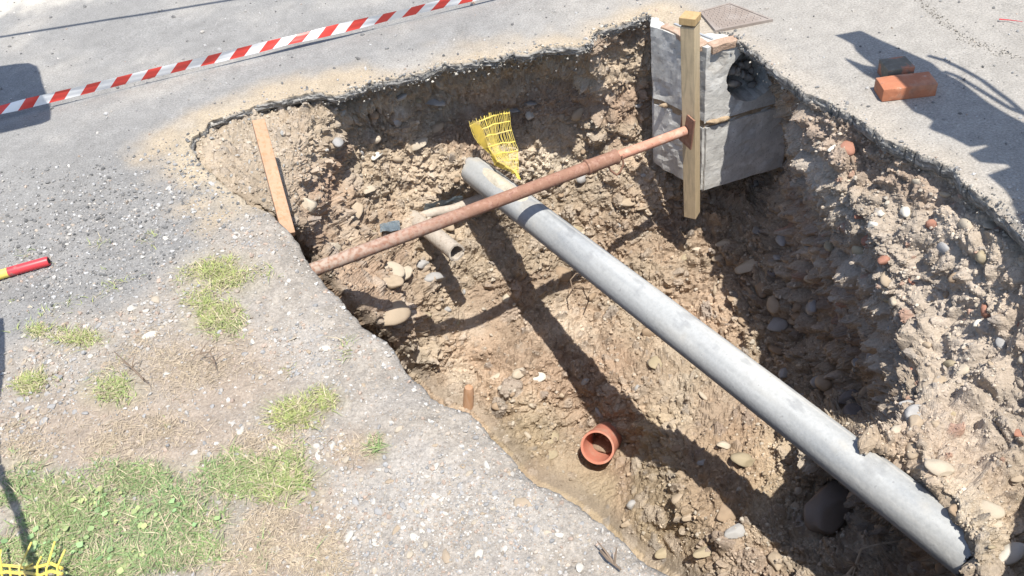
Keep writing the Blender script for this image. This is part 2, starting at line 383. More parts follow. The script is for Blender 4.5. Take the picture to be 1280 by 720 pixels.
def ground_z(px, py, W3, v, dr):
    z = .006*fbm(W3, 2.2, 3, 201)
    z = z+v*(.018*fbm(W3, 6, 4, 211)+.013*fbm(W3, 24, 4, 221, .7))
    d, s2, idv = worley(W3, 42, 231)
    z = z+np.where(idv < .6, np.clip(.36-d, 0, 1)*.020, 0)*v
    bt = np.clip(blobs(px, py, BUTT)*1.3, 0, 1)*(1-v)
    z = z+bt*.009*fbm(W3, 45, 3, 241, .7)
    z = z-np.where(py > 250, .035*np.exp(-np.maximum(dr, 0)/.05), 0)*np.where(px > 345, 1, .6)   # crest rounds over
    return z
step = 3.0
gx = np.arange(-126, 1500, step); gy = np.arange(-84, 862, step)
GX, GY = np.meshgrid(gx, gy); px = GX.ravel(); py = GY.ravel(); nx, ny = len(gx), len(gy)
sd, cp = poly_sdf(np.c_[px, py], RIM)
edge = np.zeros((ny, nx), bool); edge[0] = edge[-1] = True; edge[:, 0] = edge[:, -1] = True; edge = edge.ravel()
snap = (np.abs(sd) < .62*step)
px = np.where(snap, cp[:, 0], px); py = np.where(snap, cp[:, 1], py)
W3 = at(px, py, 0.0); sdw, _ = poly_sdf(W3[:, :2], RIMW)
sdw = np.where(snap, 0, sdw)
gcol, gv = ground_color(px, py, W3, np.maximum(sdw, 0))
W3[:, 2] = ground_z(px, py, W3, gv, sdw)
W3[edge, 2] = 0
idx = np.arange(nx*ny).reshape(ny, nx)
Q = np.stack([idx[1:, :-1], idx[1:, 1:], idx[:-1, 1:], idx[:-1, :-1]], -1).reshape(-1, 4)
inside = (sd < 0) & ~snap
cen = np.c_[px[Q].mean(1), py[Q].mean(1)]
anyin = inside[Q].any(1); allon = snap[Q].all(1)
keepq = ~anyin
if allon.any():
    s_, _ = poly_sdf(cen[allon], RIM); k_ = np.where(allon)[0]; keepq[k_[s_ < 0]] = False
Q = Q[keepq]
# rim edges (boundary edges of the kept quads that lie on the rim)
E_ = np.concatenate([Q[:, [0, 1]], Q[:, [1, 2]], Q[:, [2, 3]], Q[:, [3, 0]]])
key = np.sort(E_, 1); kk = key[:, 0].astype(np.int64)*10**7+key[:, 1]
u_, inv, cnt = np.unique(kk, return_inverse=True, return_counts=True)
B_ = E_[(cnt[inv] == 1)]
B_ = B_[snap[B_].all(1) | (np.abs(sd[B_]).max(1) < 2.5*step)]
B_ = B_[~edge[B_].any(1)]
bv = np.unique(B_); bmap = -np.ones(nx*ny, int); bmap[bv] = np.arange(len(bv))
# inward direction at every rim vertex (world)
eps = .02; bw = W3[bv][:, :2]
def sdf_only(p): return poly_sdf(p, RIMW)[0]
RC = RIMW[::6]
def smooth_in(p):
    s0 = poly_sdf(p+[eps, 0], RC)[0]-poly_sdf(p-[eps, 0], RC)[0]; s1 = poly_sdf(p+[0, eps], RC)[0]-poly_sdf(p-[0, eps], RC)[0]
    g = np.c_[s0, s1]; g /= np.linalg.norm(g, axis=1)[:, None]+1e-9; return -g
inw = smooth_in(bw)
bpx, bpy_ = px[bv], py[bv]
nearmask = ((bpy_ > 250) & ~((bpx > 1150) & (bpy_ < 440))) | ((bpx < 300) & (bpy_ > 195))
SKIRT_A = [(-.012, .004), (-.03, .002), (-.05, -.012), (-.062, -.035), (-.066, -.075)]
SKIRT_N = [(-.05, .004), (-.14, -.01), (-.4, .0), (-.9, .08), (-2.3, .30)]
NR_ = 16; tt_ = np.linspace(0, 4, NR_)
SKIRT_A = list(zip(np.interp(tt_, range(5), [q[0] for q in SKIRT_A]), np.interp(tt_, range(5), [q[1] for q in SKIRT_A])))
SKIRT_N = list(zip(np.interp(tt_, range(5), [q[0] for q in SKIRT_N]), np.interp(tt_, range(5), [q[1] for q in SKIRT_N])))
SV = []; SC = []; SF = []
base = nx*ny
for li, ((za, oa), (zn, on)) in enumerate(zip(SKIRT_A, SKIRT_N)):
    z = np.where(nearmask, zn, za); o = np.where(nearmask, on, oa)
    p = np.c_[bw, W3[bv][:, 2]*.3+z]
    jit = fbm(p*np.array([1, 1, 2.]), 34, 3, 300)
    jit2 = fbm(p, 7, 4, 330, .6)
    amp = np.where(nearmask, .045+.045*tt_[li], .016)
    off = o+jit*amp+jit2*amp*.8; off = np.where(nearmask & (tt_[li] < 2.5), o-np.abs(jit)*amp*.6, off)
    off = np.where(~nearmask & (bpx > 975), off*.45, off)
    p[:, :2] += inw*off[:, None]
    p[:, 2] += np.where(nearmask, .02*jit2, .006*jit)
    SV.append(p)
    ca = np.tile([.26, .25, .235], (len(bv), 1))*(1+.95*fbm(p*np.array([1, 1, 3.]), 55, 3, 390))[:, None]
    cn = np.tile([.33, .26, .19], (len(bv), 1))*(1+.3*jit+.3*jit2)[:, None]
    SC.append(np.where(nearmask[:, None], cn, ca))
    prevoff = base+(li-1)*len(bv); cur = base+li*len(bv)
    a0 = B_[:, 0] if li == 0 else prevoff+bmap[B_[:, 0]]; a1 = B_[:, 1] if li == 0 else prevoff+bmap[B_[:, 1]]
    SF.append(np.stack([a0, cur+bmap[B_[:, 0]], cur+bmap[B_[:, 1]], a1], -1))
# outer sheet to the horizon
loop = np.concatenate([idx[0, :-1], idx[:-1, -1], idx[-1, ::-1][:-1], idx[::-1, 0][:-1]])
ctr = W3[loop][:, :2].mean(0); OV = []; OF = []; prev = loop; nb = base+len(SKIRT_A)*len(bv); n_l = len(loop)
for k_, (fac, r_) in enumerate([(1.25, 0), (1.8, 0), (3.2, 0), (8, 0), (30, 0), (60, 0)]):
    p = ctr+(W3[loop][:, :2]-ctr)*fac
    OV.append(np.c_[p, np.full(n_l, -.0005*(k_+1))])
    cur = nb+k_*n_l+np.arange(n_l)
    OF.append(np.stack([prev, cur, np.roll(cur, -1), np.roll(prev, -1)], -1)); prev = cur
OV = np.vstack(OV)
GV = np.vstack([W3]+SV+[OV]); oc = np.tile([.27, .265, .26], (len(OV), 1))*(1+.15*fbm(OV, 1.5, 3, 77))[:, None]
GC = np.vstack([gcol]+SC+[oc]); GF = np.vstack([Q]+SF+OF)
# which faces belong to the verge
allv = np.r_[gv, np.tile(nearmask.astype(float), len(SKIRT_A)), np.zeros(len(OV))]
fv = allv[GF].mean(1) > .5
def sub(name, mask):
    f = GF[mask]; u, inv_ = np.unique(f, return_inverse=True)
    o = np_mesh(name, GV[u], inv_.reshape(f.shape), M_ground, GC[u], True)
    fl = np.r_[np.ones(len(Q), bool), np.zeros(sum(len(q) for q in SF), bool), np.ones(sum(len(q) for q in OF), bool)][mask]
    o.data.polygons.foreach_set('use_smooth', fl); return o
road = tag(sub('road', ~fv), 'worn grey asphalt road dusted with sand round the hole', kind='structure')
verge = tag(sub('verge', fv), 'bare gravelly verge of pale dirt beside the hole', kind='structure')

# ------------------------------------------------------------------ soil of the pit
CTRL = [ # shallow slump at the left corner
    (240, 190, -.05), (262, 172, -.05), (300, 150, -.06), (345, 138, -.07), (395, 130, -.08), (300, 200, -.07), (340, 185, -.08), (370, 170, -.09), (385, 155, -.10), (410, 145, -.13), (340, 240, -.10), (365, 215, -.12), (380, 190, -.14), (375, 250, -.2),
    (384, 285, -.27), (300, 240, -.07), (345, 268, -.14), (270, 205, -.05),
    # under the lip, back wall
    (442, 130, -.15), (480, 119, -.15), (550, 102, -.17), (640, 85, -.18), (700, 77, -.17), (738, 68, -.09), (775, 45, -.09), (806, 38, -.09),
    (430, 165, -.29), (480, 150, -.33), (550, 135, -.37), (640, 118, -.41), (700, 108, -.39), (775, 75, -.22), (806, 75, -.26),
    (400, 230, -.33), (425, 210, -.42), (470, 200, -.50), (520, 175, -.45), (560, 170, -.53), (620, 160, -.58), (680, 150, -.57), (740, 120, -.40), (800, 130, -.50),
    (400, 300, -.42), (420, 280, -.52), (460, 260, -.66), (500, 235, -.68), (540, 215, -.66), (590, 205, -.62), (650, 200, -.74), (700, 190, -.76), (760, 180, -.70), (810, 190, -.78),
    (410, 335, -.50), (440, 330, -.66), (480, 300, -.80), (530, 270, -.86), (570, 245, -.86), (640, 245, -.92), (700, 240, -.98), (760, 235, -.95), (820, 240, -.98), (850, 265, -1.12),
    (430, 365, -.62), (450, 378, -.70), (480, 360, -.86), (520, 330, -.98), (560, 305, -1.05), (600, 290, -1.08), (650, 290, -1.12), (720, 290, -1.18), (800, 300, -1.22),
    (470, 405, -.86), (495, 425, -1.06), (510, 400, -1.05), (550, 380, -1.22), (600, 360, -1.3), (640, 350, -1.26), (700, 340, -1.36), (760, 340, -1.36), (840, 345, -1.33),
    (515, 460, -1.42), (550, 445, -1.48), (580, 435, -1.5), (620, 420, -1.5), (660, 405, -1.5), (720, 370, -1.48), (680, 420, -1.52), (760, 420, -1.58), (820, 420, -1.55),
    (560, 495, -1.6), (590, 490, -1.62), (640, 470, -1.58), (705, 480, -1.68), (780, 480, -1.62), (850, 480, -1.55), (640, 540, -1.74), (725, 530, -1.88), (790, 540, -1.8), (860, 540, -1.52), (920, 540, -1.46),
    (700, 580, -1.92), (750, 575, -1.97), (790, 595, -1.87), (720, 610, -1.95), (780, 640, -1.9), (830, 690, -1.85), (850, 600, -1.52), (850, 640, -1.54), (900, 640, -1.45), (900, 700, -1.5), (960, 690, -1.42), (960, 600, -1.4), (990, 650, -1.36), (1030, 700, -1.3), (1030, 630, -1.36),
    # right side: hollow left of the ridge
    (892, 52, -.10), (905, 70, -.28), (930, 82, -.40), (948, 92, -.44), (955, 115, -.6), (905, 120, -.65), (940, 160, -.92), (968, 160, -.8), (985, 165, -.45), (972, 200, -.88), (930, 215, -1.05), (900, 250, -1.08), (870, 300, -1.22), (880, 360, -1.4), (930, 290, -1.16), (970, 250, -.98), (1000, 240, -.62), (960, 330, -1.18), (1005, 300, -.86), (1030, 340, -.8), (930, 380, -1.36), (980, 400, -1.3), (1020, 380, -1.1), (930, 430, -1.46),
    (990, 460, -1.42), (1040, 440, -1.2), (1030, 500, -1.35), (1075, 480, -1.12), (1080, 520, -1.05),
    # ridge and the lit slope to the right
    (986, 117, -.075), (1000, 132, -.08), (1000, 165, -.22), (1012, 220, -.36), (1040, 270, -.42), (1062, 320, -.48), (1088, 370, -.52), (1112, 420, -.60), (1112, 480, -.64), (1110, 520, -.60), (1075, 545, -.53),
    (1020, 142, -.075), (1060, 158, -.065), (1110, 191, -.065), (1155, 213, -.065), (1203, 238, -.07), (1240, 266, -.07), (1285, 306, -.07), (1330, 355, -.07), (1035, 180, -.125), (1080, 190, -.115), (1130, 225, -.115),
    (1060, 220, -.205), (1100, 260, -.215), (1150, 290, -.205), (1200, 310, -.18), (1280, 380, -.2), (1150, 370, -.40), (1200, 400, -.36), (1280, 460, -.32), (1360, 480, -.22),
    (1150, 470, -.50), (1210, 500, -.44), (1280, 560, -.42), (1130, 560, -.49), (1160, 610, -.49), (1200, 580, -.46), (1240, 630, -.48), (1192, 652, -.49), (1216, 678, -.47), (1232, 705, -.50), (1215, 716, -.58), (1280, 680, -.54), (1360, 640, -.4), (1280, 760, -.7), (1400, 560, -.2), (1420, 700, -.4),
    # below the pipe, lower right
    (1060, 600, -1.2), (1090, 640, -1.14), (1130, 660, -1.05), (1160, 700, -.92), (1120, 720, -1.08), (1190, 735, -.80), (1060, 760, -1.3), (1180, 790, -1.0),
    # floor running on under the near edge
    (430, 470, -1.6), (500, 540, -1.75), (580, 600, -1.85), (660, 680, -1.95), (760, 760, -1.95), (860, 800, -1.8), (980, 800, -1.6), (400, 420, -1.3), (560, 700, -2.0), (700, 860, -2.0), (900, 900, -1.9), (1100, 900, -1.6), (400, 560, -1.9), (360, 340, -.75), (360, 400, -1.3), (1280, 880, -1.0), (1400, 850, -.8)]
CT = np.array(CTRL)
def tps_fit(X, y, lam=2e-4):
    n = len(X); r2 = ((X[:, None]-X[None])**2).sum(-1); K = np.where(r2 > 0, r2*np.log(r2+1e-20)*.5, 0)+lam*np.eye(n)
    Pm = np.c_[np.ones(n), X]; A_ = np.zeros((n+3, n+3)); A_[:n, :n] = K; A_[:n, n:] = Pm; A_[n:, :n] = Pm.T
    return np.linalg.solve(A_, np.r_[y, 0, 0, 0])
SCL = 200.
TW = tps_fit(CT[:, :2]/SCL, CT[:, 2])
def pit_z(x, y):
    X = np.c_[np.ravel(x), np.ravel(y)]/SCL; Y = CT[:, :2]/SCL; out = np.empty(len(X))
    for i in range(0, len(X), 20000):
        r2 = ((X[i:i+20000, None]-Y[None])**2).sum(-1)
        out[i:i+20000] = (r2*np.log(r2+1e-20)*.5)@TW[:-3]+TW[-3]+X[i:i+20000]@TW[-2:]
    return np.clip(out, -2.15, -.045)
step2 = 2.2
gx = np.concatenate([np.arange(222, 930, step2), np.arange(930, 1012, .75), np.arange(1012, 1130, 1.05), np.arange(1130, 1450, step2)]); gy = np.arange(8, 900, step2); nx2, ny2 = len(gx), len(gy); gxp = gx
GX, GY = np.meshgrid(gx, gy); qx = GX.ravel(); qy = GY.ravel()
nearR = densify(RIM[::5].tolist(), 40, 0)
sdp, cpp = poly_sdf(np.c_[qx, qy], RIM[::3])
outside = np.maximum(sdp, 0)
zz = pit_z(qx, qy)
zlip = np.where(outside > 0, np.maximum(zz, -.11), zz)
uphill = (qy < cpp[:, 1]) | ((qx > 990) & (qy < 480) & (qx > cpp[:, 0]))
zz = np.where((outside > 0) & uphill, -.075-.0*outside, zz)
# terraces and ledges, then displaced lumps and stones
PW = at(qx, qy, zz).reshape(ny2, nx2, 3)
def normals(P):
    du = np.gradient(P, axis=1); dv = np.gradient(P, axis=0); n = np.cross(dv, du); n /= np.linalg.norm(n, axis=-1, keepdims=True)+1e-12
    return n
def blur(A_, k):
    for _ in range(k):
        B = A_.copy(); B[1:-1, 1:-1] = (A_[1:-1, 1:-1]*2+A_[:-2, 1:-1]+A_[2:, 1:-1]+A_[1:-1, :-2]+A_[1:-1, 2:])/6; A_ = B
    return A_
Nn = normals(blur(PW, 12)).reshape(-1, 3); P0 = PW.reshape(-1, 3)
view = CP-P0; Nn *= np.sign((Nn*view).sum(1))[:, None]
smoothfloor = blobs(qx, qy, [(760, 620, 90, 60), (820, 690, 70, 50), (690, 600, 70, 40), (600, 400, 40, 40), (450, 350, 24, 12), (468, 375, 24, 16)])
smoothfloor = np.maximum(smoothfloor, blobs(qx, qy, [(1060, 548, 30, 20), (1090, 575, 28, 20), (1120, 598, 28, 20), (1150, 622, 28, 20), (1180, 648, 28, 20), (1205, 680, 26, 20)]))
smoothfloor = np.clip(smoothfloor*1.3, 0, 1)
slump = np.clip(blobs(qx, qy, [(300, 195, 90, 75)])*1.4, 0, 1)
amp = 1-.72*smoothfloor-.3*slump*(1-smoothfloor)
rimfade = np.where(uphill, sstep(-3, 26, -sdp), 1); rimfade = np.where(outside > 0, np.where(uphill, .0, .6), np.maximum(rimfade, .18))
eu = np.linalg.norm(np.gradient(PW, axis=1), axis=-1).ravel(); ev = np.linalg.norm(np.gradient(PW, axis=0), axis=-1).ravel()
stretch = np.maximum(eu, ev)/(((P0-CP)@F)/FPX*step2)
amp = amp*np.clip(3.2/np.maximum(stretch, 1e-3), .08, 1)
amp = amp*rimfade
warp = np.stack([fbm(P0, 6, 2, 11), fbm(P0, 6, 2, 12), fbm(P0, 6, 2, 13)], -1)*.05
PX = P0+warp
f1 = fbm(PX, 4.2, 4, 401); f2 = fbm(PX, 13, 4, 411, .6)
rid = 1-np.abs(fbm(PX, 9, 3, 421, .55))*2.2                   # cracked, ridged soil
big, big2, bid = worley(PX, 8.5, 431); med, med2, mid_ = worley(PX, 19, 441); sml, sml2, sid = worley(P0+.4*warp, 42, 451)
clod = np.clip(med2-med, 0, .55); clod2 = np.clip(sml2-sml, 0, .5)
disp = .062*f1+.040*f2+.028*np.clip(rid, -1, 1)+.042*clod+.022*clod2+.012*fbm(PX, 48, 3, 461, .7)-.03
bstone = (bid < .16) & (big < .47); mstone = (mid_ < .17) & (med < .44); sstone = (sid < .15) & (sml < .42)
blk = np.clip(blobs(qx, qy, [(1150, 330, 160, 170), (1230, 480, 130, 150), (1010, 180, 60, 110), (760, 150, 70, 110)])*1.3, 0, 1)
disp = disp*(1-.5*blk)+blk*(.085*np.clip(big2-big, 0, .5)+.05*fbm(PX, 6.5, 2, 471)-.025)
hol = np.clip(blobs(qx, qy, [(970, 360, 100, 130), (1040, 460, 70, 70), (1080, 660, 90, 70), (900, 290, 50, 60)])*1.3, 0, 1)
disp = disp+hol*(np.sqrt(np.clip(.5**2-big**2, 0, 1))*.10+np.sqrt(np.clip(.48**2-med**2, 0, 1))*.045-.02)
disp = disp+np.where(bstone, np.sqrt(np.clip(.47**2-big**2, 0, 1))*.075, 0)
disp = disp+np.where(mstone, np.sqrt(np.clip(.44**2-med**2, 0, 1))*.050, 0)
disp = disp+np.where(sstone, np.sqrt(np.clip(.42**2-sml**2, 0, 1))*.022, 0)
PD = P0+Nn*(disp*amp)[:, None]
PD[:, 2] = np.where((outside > 0) & uphill, np.minimum(PD[:, 2], -.07), np.minimum(PD[:, 2], np.where(slump > .1, -.005, -.03)))
# colours of the soil itself
c = np.tile([.47, .385, .28], (len(qx), 1))
n1 = fbm(P0, 2.6, 4, 501); n2 = fbm(P0, 8, 4, 511); n3 = fbm(P0, 24, 3, 521)
c = mixc(c, [.42, .305, .21], np.clip(sstep(.0, .45, n1+.3*n2), 0, 1)*.65)
c = mixc(c, [.54, .48, .38], sstep(.05, .5, fbm(P0, 5, 4, 531))*.7)
redz = np.clip(blobs(qx, qy, [(460, 360, 90, 60), (400, 260, 40, 80), (730, 470, 110, 70), (640, 430, 60, 50), (870, 380, 60, 60)])*1.2, 0, 1)
c = mixc(c, [.44, .315, .22], redz*.6)
ochre = np.clip(blobs(qx, qy, [(780, 640, 140, 90), (650, 560, 60, 70), (900, 600, 110, 90), (820, 560, 60, 50)])*1.2, 0, 1)
c = mixc(c, [.46, .365, .23], ochre*.7)
greyz = np.clip(blobs(qx, qy, [(1150, 330, 150, 160), (1230, 480, 120, 140), (1010, 180, 60, 110)])*1.2, 0, 1)
c = mixc(c, [.49, .43, .36], greyz*.7)
c = mixc(c, [.48, .41, .31], slump*.8)
pale = np.clip(blobs(qx, qy, [(690, 400, 40, 25), (720, 420, 50, 30), (560, 470, 35, 25), (600, 400, 30, 30), (640, 520, 25, 25), (720, 230, 40, 30), (570, 340, 30, 20)])*1.2, 0, 1)
c = mixc(c, [.52, .46, .37], pale*.6*sstep(-.3, .3, n2))
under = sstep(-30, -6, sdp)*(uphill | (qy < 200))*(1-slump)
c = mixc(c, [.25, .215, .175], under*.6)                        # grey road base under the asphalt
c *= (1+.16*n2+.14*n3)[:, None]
hs = np.where(bstone, bid/.16, np.where(mstone, mid_/.17, sid/.15)); isst = bstone | mstone | sstone
stc = np.stack([.40+.18*hs, .34+.17*hs, .27+.16*hs], -1)
stc = np.where(((hs*7.3) % 1 < .16)[:, None], np.array([.33, .32, .31]), stc)
stc = np.where((((hs*13.7) % 1 < .13) & (greyz > .3))[:, None], np.array([.46, .21, .14]), stc)
c = np.where(isst[:, None], c*.5+stc*.5, c)
lum = c.mean(1)[:, None]; c = (lum+(c-lum)*.86)*np.array([.82, .79, .77])*(1+.25*sstep(-.2, .45, fbm(P0, 3.3, 3, 541)))[:, None]
lay = sstep(.1, .5, vnoise(np.c_[P0[:, 0]*1.2, P0[:, 1]*1.2, P0[:, 2]*9+.8*n1], 555))
c = mixc(c, [.30, .20, .145], lay*.4*(1-slump))
c = np.clip(c, .03, .7)
idx2 = np.arange(nx2*ny2).reshape(ny2, nx2)
Q2 = np.stack([idx2[1:, :-1], idx2[1:, 1:], idx2[:-1, 1:], idx2[:-1, :-1]], -1).reshape(-1, 4)
okv = (sdp < np.where(uphill, 26, 170))
Q2 = Q2[okv[Q2].all(1)]
u2, inv2 = np.unique(Q2, return_inverse=True)
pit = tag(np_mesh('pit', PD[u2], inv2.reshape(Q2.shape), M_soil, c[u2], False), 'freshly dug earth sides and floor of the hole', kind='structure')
def pit_index(x, y):
    i = min(int(np.searchsorted(gxp, x)), nx2-1); j = min(max(int(round((y-8)/step2)), 0), ny2-1); return j*nx2+i
def pit_point(x, y):
    """nearest displaced soil vertex seen at a photo pixel, with its normal"""
    k = pit_index(x, y)
    return PD[k], Nn[k]
PITV = PD; 

# ------------------------------------------------------------------ stones
ROUND = [rock_shape(3, s, 1+s % 2) for s in range(4)]; SUBANG = [rock_shape(3, 20+s, 4) for s in range(4)]
R2 = [rock_shape(2, 40+s, 2) for s in range(6)]
TINY = [rock_shape(1, 60+s, 3) for s in range(5)]; CHIP = []
for s in range(6):
    V, Fc = ico(1) if s < 2 else (None, None)
    if V is None:
        V = np.array([[1, 0, 0], [-1, 0, 0], [0, 1, 0], [0, -1, 0], [0, 0, 1], [0, 0, -1.]]); Fc = np.array([[0, 2, 4], [2, 1, 4], [1, 3, 4], [3, 0, 4], [2, 0, 5], [1, 2, 5], [3, 1, 5], [0, 3, 5]])
    V = V*np.random.default_rng(s).uniform(.65, 1.1, V.shape)*np.array([1, .8, .65]); CHIP.append((V, Fc))
def var_mesh(name, V, Fc, colr, sd):
    n = fbm(V, 2.2, 3, sd); cc = np.clip(np.array(colr)*(1+.22*n)[:, None], 0, .9)
    o = np_mesh(name, V, Fc, M_stone, cc, True); me = o.data; bpy.data.objects.remove(o); return me
PAL = {'pale': (.46, .395, .31), 'tan': (.40, .32, .235), 'grey': (.36, .35, .34), 'white': (.58, .545, .48), 'brown': (.33, .245, .17), 'red': (.40, .20, .14), 'dark': (.2, .18, .17), 'olive': (.36, .30, .205)}
R3 = [rock_shape(2, 140+s, 6) for s in range(6)]
STM = {}
for k, cv in PAL.items():
    STM[k] = [var_mesh('stone', V, Fc, cv, i) for i, (V, Fc) in enumerate(ROUND+SUBANG)]
STM2 = {k: [var_mesh('stone', V, Fc, cv, i) for i, (V, Fc) in enumerate(R2)] for k, cv in PAL.items()}
def put_stone(me, loc, size, rot, parent=None, name='stone'):
    o = bpy.data.objects.new(name, me); o.location = loc; o.scale = size; o.rotation_euler = rot
    return link(o, parent)
STM3 = {k: [var_mesh('stone', V, Fc, np.array(cv)*.88, i) for i, (V, Fc) in enumerate(R3)] for k, cv in PAL.items()}
PXM = lambda P: float(np.dot(np.asarray(P)-CP, F))/FPX           # metres per pixel at a point
# stones one can pick out in the walls and floor: (px, py, radius px, colour, flatness, yaw)
WALL = [(490, 390, 23, 'tan', .8, .4), (487, 338, 16, 'pale', .6, .3), (504, 343, 9, 'pale', .7, 1), (524, 182, 13, 'pale', .7, .2), (548, 160, 10, 'tan', .8, 0), (541, 262, 12, 'pale', .55, .1), (440, 265, 16, 'tan', .6, .8), (526, 330, 9, 'grey', .7, .5), (537, 350, 11, 'grey', .8, .3),
        (410, 311, 10, 'pale', .8, .4), (379, 258, 12, 'pale', 1.3, .1), (558, 283, 8, 'tan', .7, 2), (480, 358, 12, 'tan', .6, .4), (620, 470, 12, 'pale', .7, .2), (648, 468, 11, 'pale', .7, .6), (672, 472, 9, 'white', .8, .3), (690, 548, 15, 'olive', .8, 1.2), (688, 570, 9, 'olive', .7, .2),
        (823, 452, 17, 'olive', .45, .1), (790, 548, 9, 'tan', .7, .3), (785, 252, 16, 'tan', .5, .3), (800, 262, 10, 'tan', .5, .9), (940, 333, 18, 'pale', .75, .4), (972, 404, 15, 'grey', .7, .2), (905, 305, 12, 'pale', .6, .4), (897, 320, 9, 'tan', .7, .1), (872, 312, 8, 'pale', .6, .1), (1000, 392, 14, 'brown', .8, .1),
        (1017, 385, 12, 'grey', .8, .9), (1055, 440, 14, 'grey', .6, .3), (1085, 444, 13, 'grey', .7, .4), (1066, 455, 11, 'grey', .7, .5), (1030, 480, 14, 'grey', .6, .2), (1045, 492, 14, 'brown', .5, .2), (1110, 512, 10, 'tan', .8, .3), (1065, 440, 9, 'pale', .7, .6), (1130, 500, 10, 'grey', .7, .2),
        (1140, 512, 15, 'grey', .8, .3), (1140, 525, 12, 'tan', 1.2, .2), (1168, 472, 12, 'tan', .8, .3), (1230, 320, 14, 'olive', .9, .4), (1232, 278, 14, 'pale', .6, .1), (1040, 185, 10, 'white', .9, .4), (1100, 265, 9, 'white', .8, 1), (1094, 282, 9, 'white', 1., 2), (1126, 262, 9, 'white', .8, 1), (985, 138, 10, 'white', 1.1, .3),
        (1271, 445, 12, 'pale', .9, .2), (1222, 405, 8, 'white', 1.3, .2), (1200, 460, 9, 'pale', .7, .2), (1062, 617, 10, 'grey', 1.2, .2), (1081, 622, 12, 'grey', 1., .5), (930, 580, 16, 'olive', .8, .1), (845, 560, 8, 'brown', .7, .2), (880, 690, 14, 'olive', .5, .2), (850, 623, 12, 'tan', .8, .1),
        (905, 640, 17, 'brown', .7, .2), (920, 665, 15, 'grey', .7, .4), (715, 675, 8, 'pale', .8, 0), (830, 690, 13, 'olive', .5, .1), (785, 655, 8, 'tan', 1, .2), (790, 630, 10, 'grey', 1.1, .4), (860, 645, 9, 'tan', 1, .4), (878, 575, 9, 'grey', .7, .3), (905, 560, 10, 'pale', .6, .2),
        (1120, 535, 14, 'pale', .8, .3), (1135, 560, 14, 'tan', .8, .5), (1210, 605, 6, 'white', .8, 0), (1270, 595, 9, 'tan', .8, 0), (1152, 640, 9, 'brown', .8, 0), (1190, 640, 12, 'brown', .6, 0), (640, 140, 9, 'grey', .7, 0), (660, 142, 10, 'white', .8, 1), (660, 128, 12, 'grey', .7, 1), (500, 120, 8, 'grey', .8, 0),
        (545, 130, 12, 'grey', .7, 0), (470, 195, 9, 'white', .9, 1), (465, 170, 9, 'pale', .7, 2), (405, 178, 9, 'grey', .8, 2), (455, 240, 10, 'pale', .6, 1), (1000, 210, 9, 'pale', .8, 0), (1037, 308, 9, 'olive', 1, 1), (1275, 540, 10, 'red', .7, 0), (1105, 325, 9, 'red', 1.1, .4), (1068, 270, 7, 'red', 1.1, .4), (1078, 300, 10, 'red', 1.4, .2)]
rnd = random.Random(5); wall_px = []
for (x, y, r, k, fl, yaw) in WALL:
    P, N_ = pit_point(x, y); s = r*PXM(P); wall_px.append((x, y, r))
    s *= 1.18 if x < 600 and y < 460 else 1.; P = P+N_*s*(.22 if 895 < x < 1112 and y > 290 else .10 if x < 600 and y < 460 else -.12)
    put_stone(rnd.choice(STM3[k] if k == 'red' else STM[k]), P, (s, s*.85, s*max(fl, .5)), (rnd.uniform(-.4, .4), rnd.uniform(-.4, .4), yaw+rnd.uniform(-.3, .3)), pit)
cnt_ = 0
while cnt_ < 150:
    x, y = rnd.uniform(385, 1275), rnd.uniform(70, 715)
    kk_ = pit_index(x, y)
    if sdp[kk_] > -14 or smoothfloor[kk_] > .35 and rnd.random() < .8: continue
    if any((x-a_)**2+(y-b_)**2 < (r_+7)**2 for a_, b_, r_ in wall_px): continue
    r = rnd.choice([5, 6, 7, 8, 9, 11, 13]); wall_px.append((x, y, r)); P, N_ = pit_point(x, y); s = r*PXM(P); P = P-N_*s*.3
    k = rnd.choice(['tan', 'tan', 'olive', 'brown', 'pale', 'grey', 'brown']) if x < 1000 or rnd.random() < .8 else 'red'
    if x > 950 and rnd.random() < .25: k = 'pale'
    put_stone(rnd.choice(STM3[k] if k == 'red' else STM2[k]), P+N_*s*.1, (s, s*rnd.uniform(.7, 1), s*rnd.uniform(.55, .9)), (rnd.uniform(0, 6), rnd.uniform(-.6, .6), rnd.uniform(0, 6)), pit); cnt_ += 1
for _ in range(46):
    x, y = rnd.uniform(905, 1095), rnd.uniform(290, 525)
    if x > 1000+(y-250)*.35 or x < 890+(y-300)*.62-20: continue
    r = rnd.choice([7, 9, 10, 12, 15]); P, N_ = pit_point(x, y); s = r*PXM(P)
    put_stone(rnd.choice(STM[rnd.choice(['grey', 'brown', 'grey', 'tan', 'dark'])]), P+N_*s*.2, (s, s*.85, s*rnd.uniform(.6, .85)), (rnd.uniform(-.5, .5), rnd.uniform(-.5, .5), rnd.uniform(0, 6)), pit)
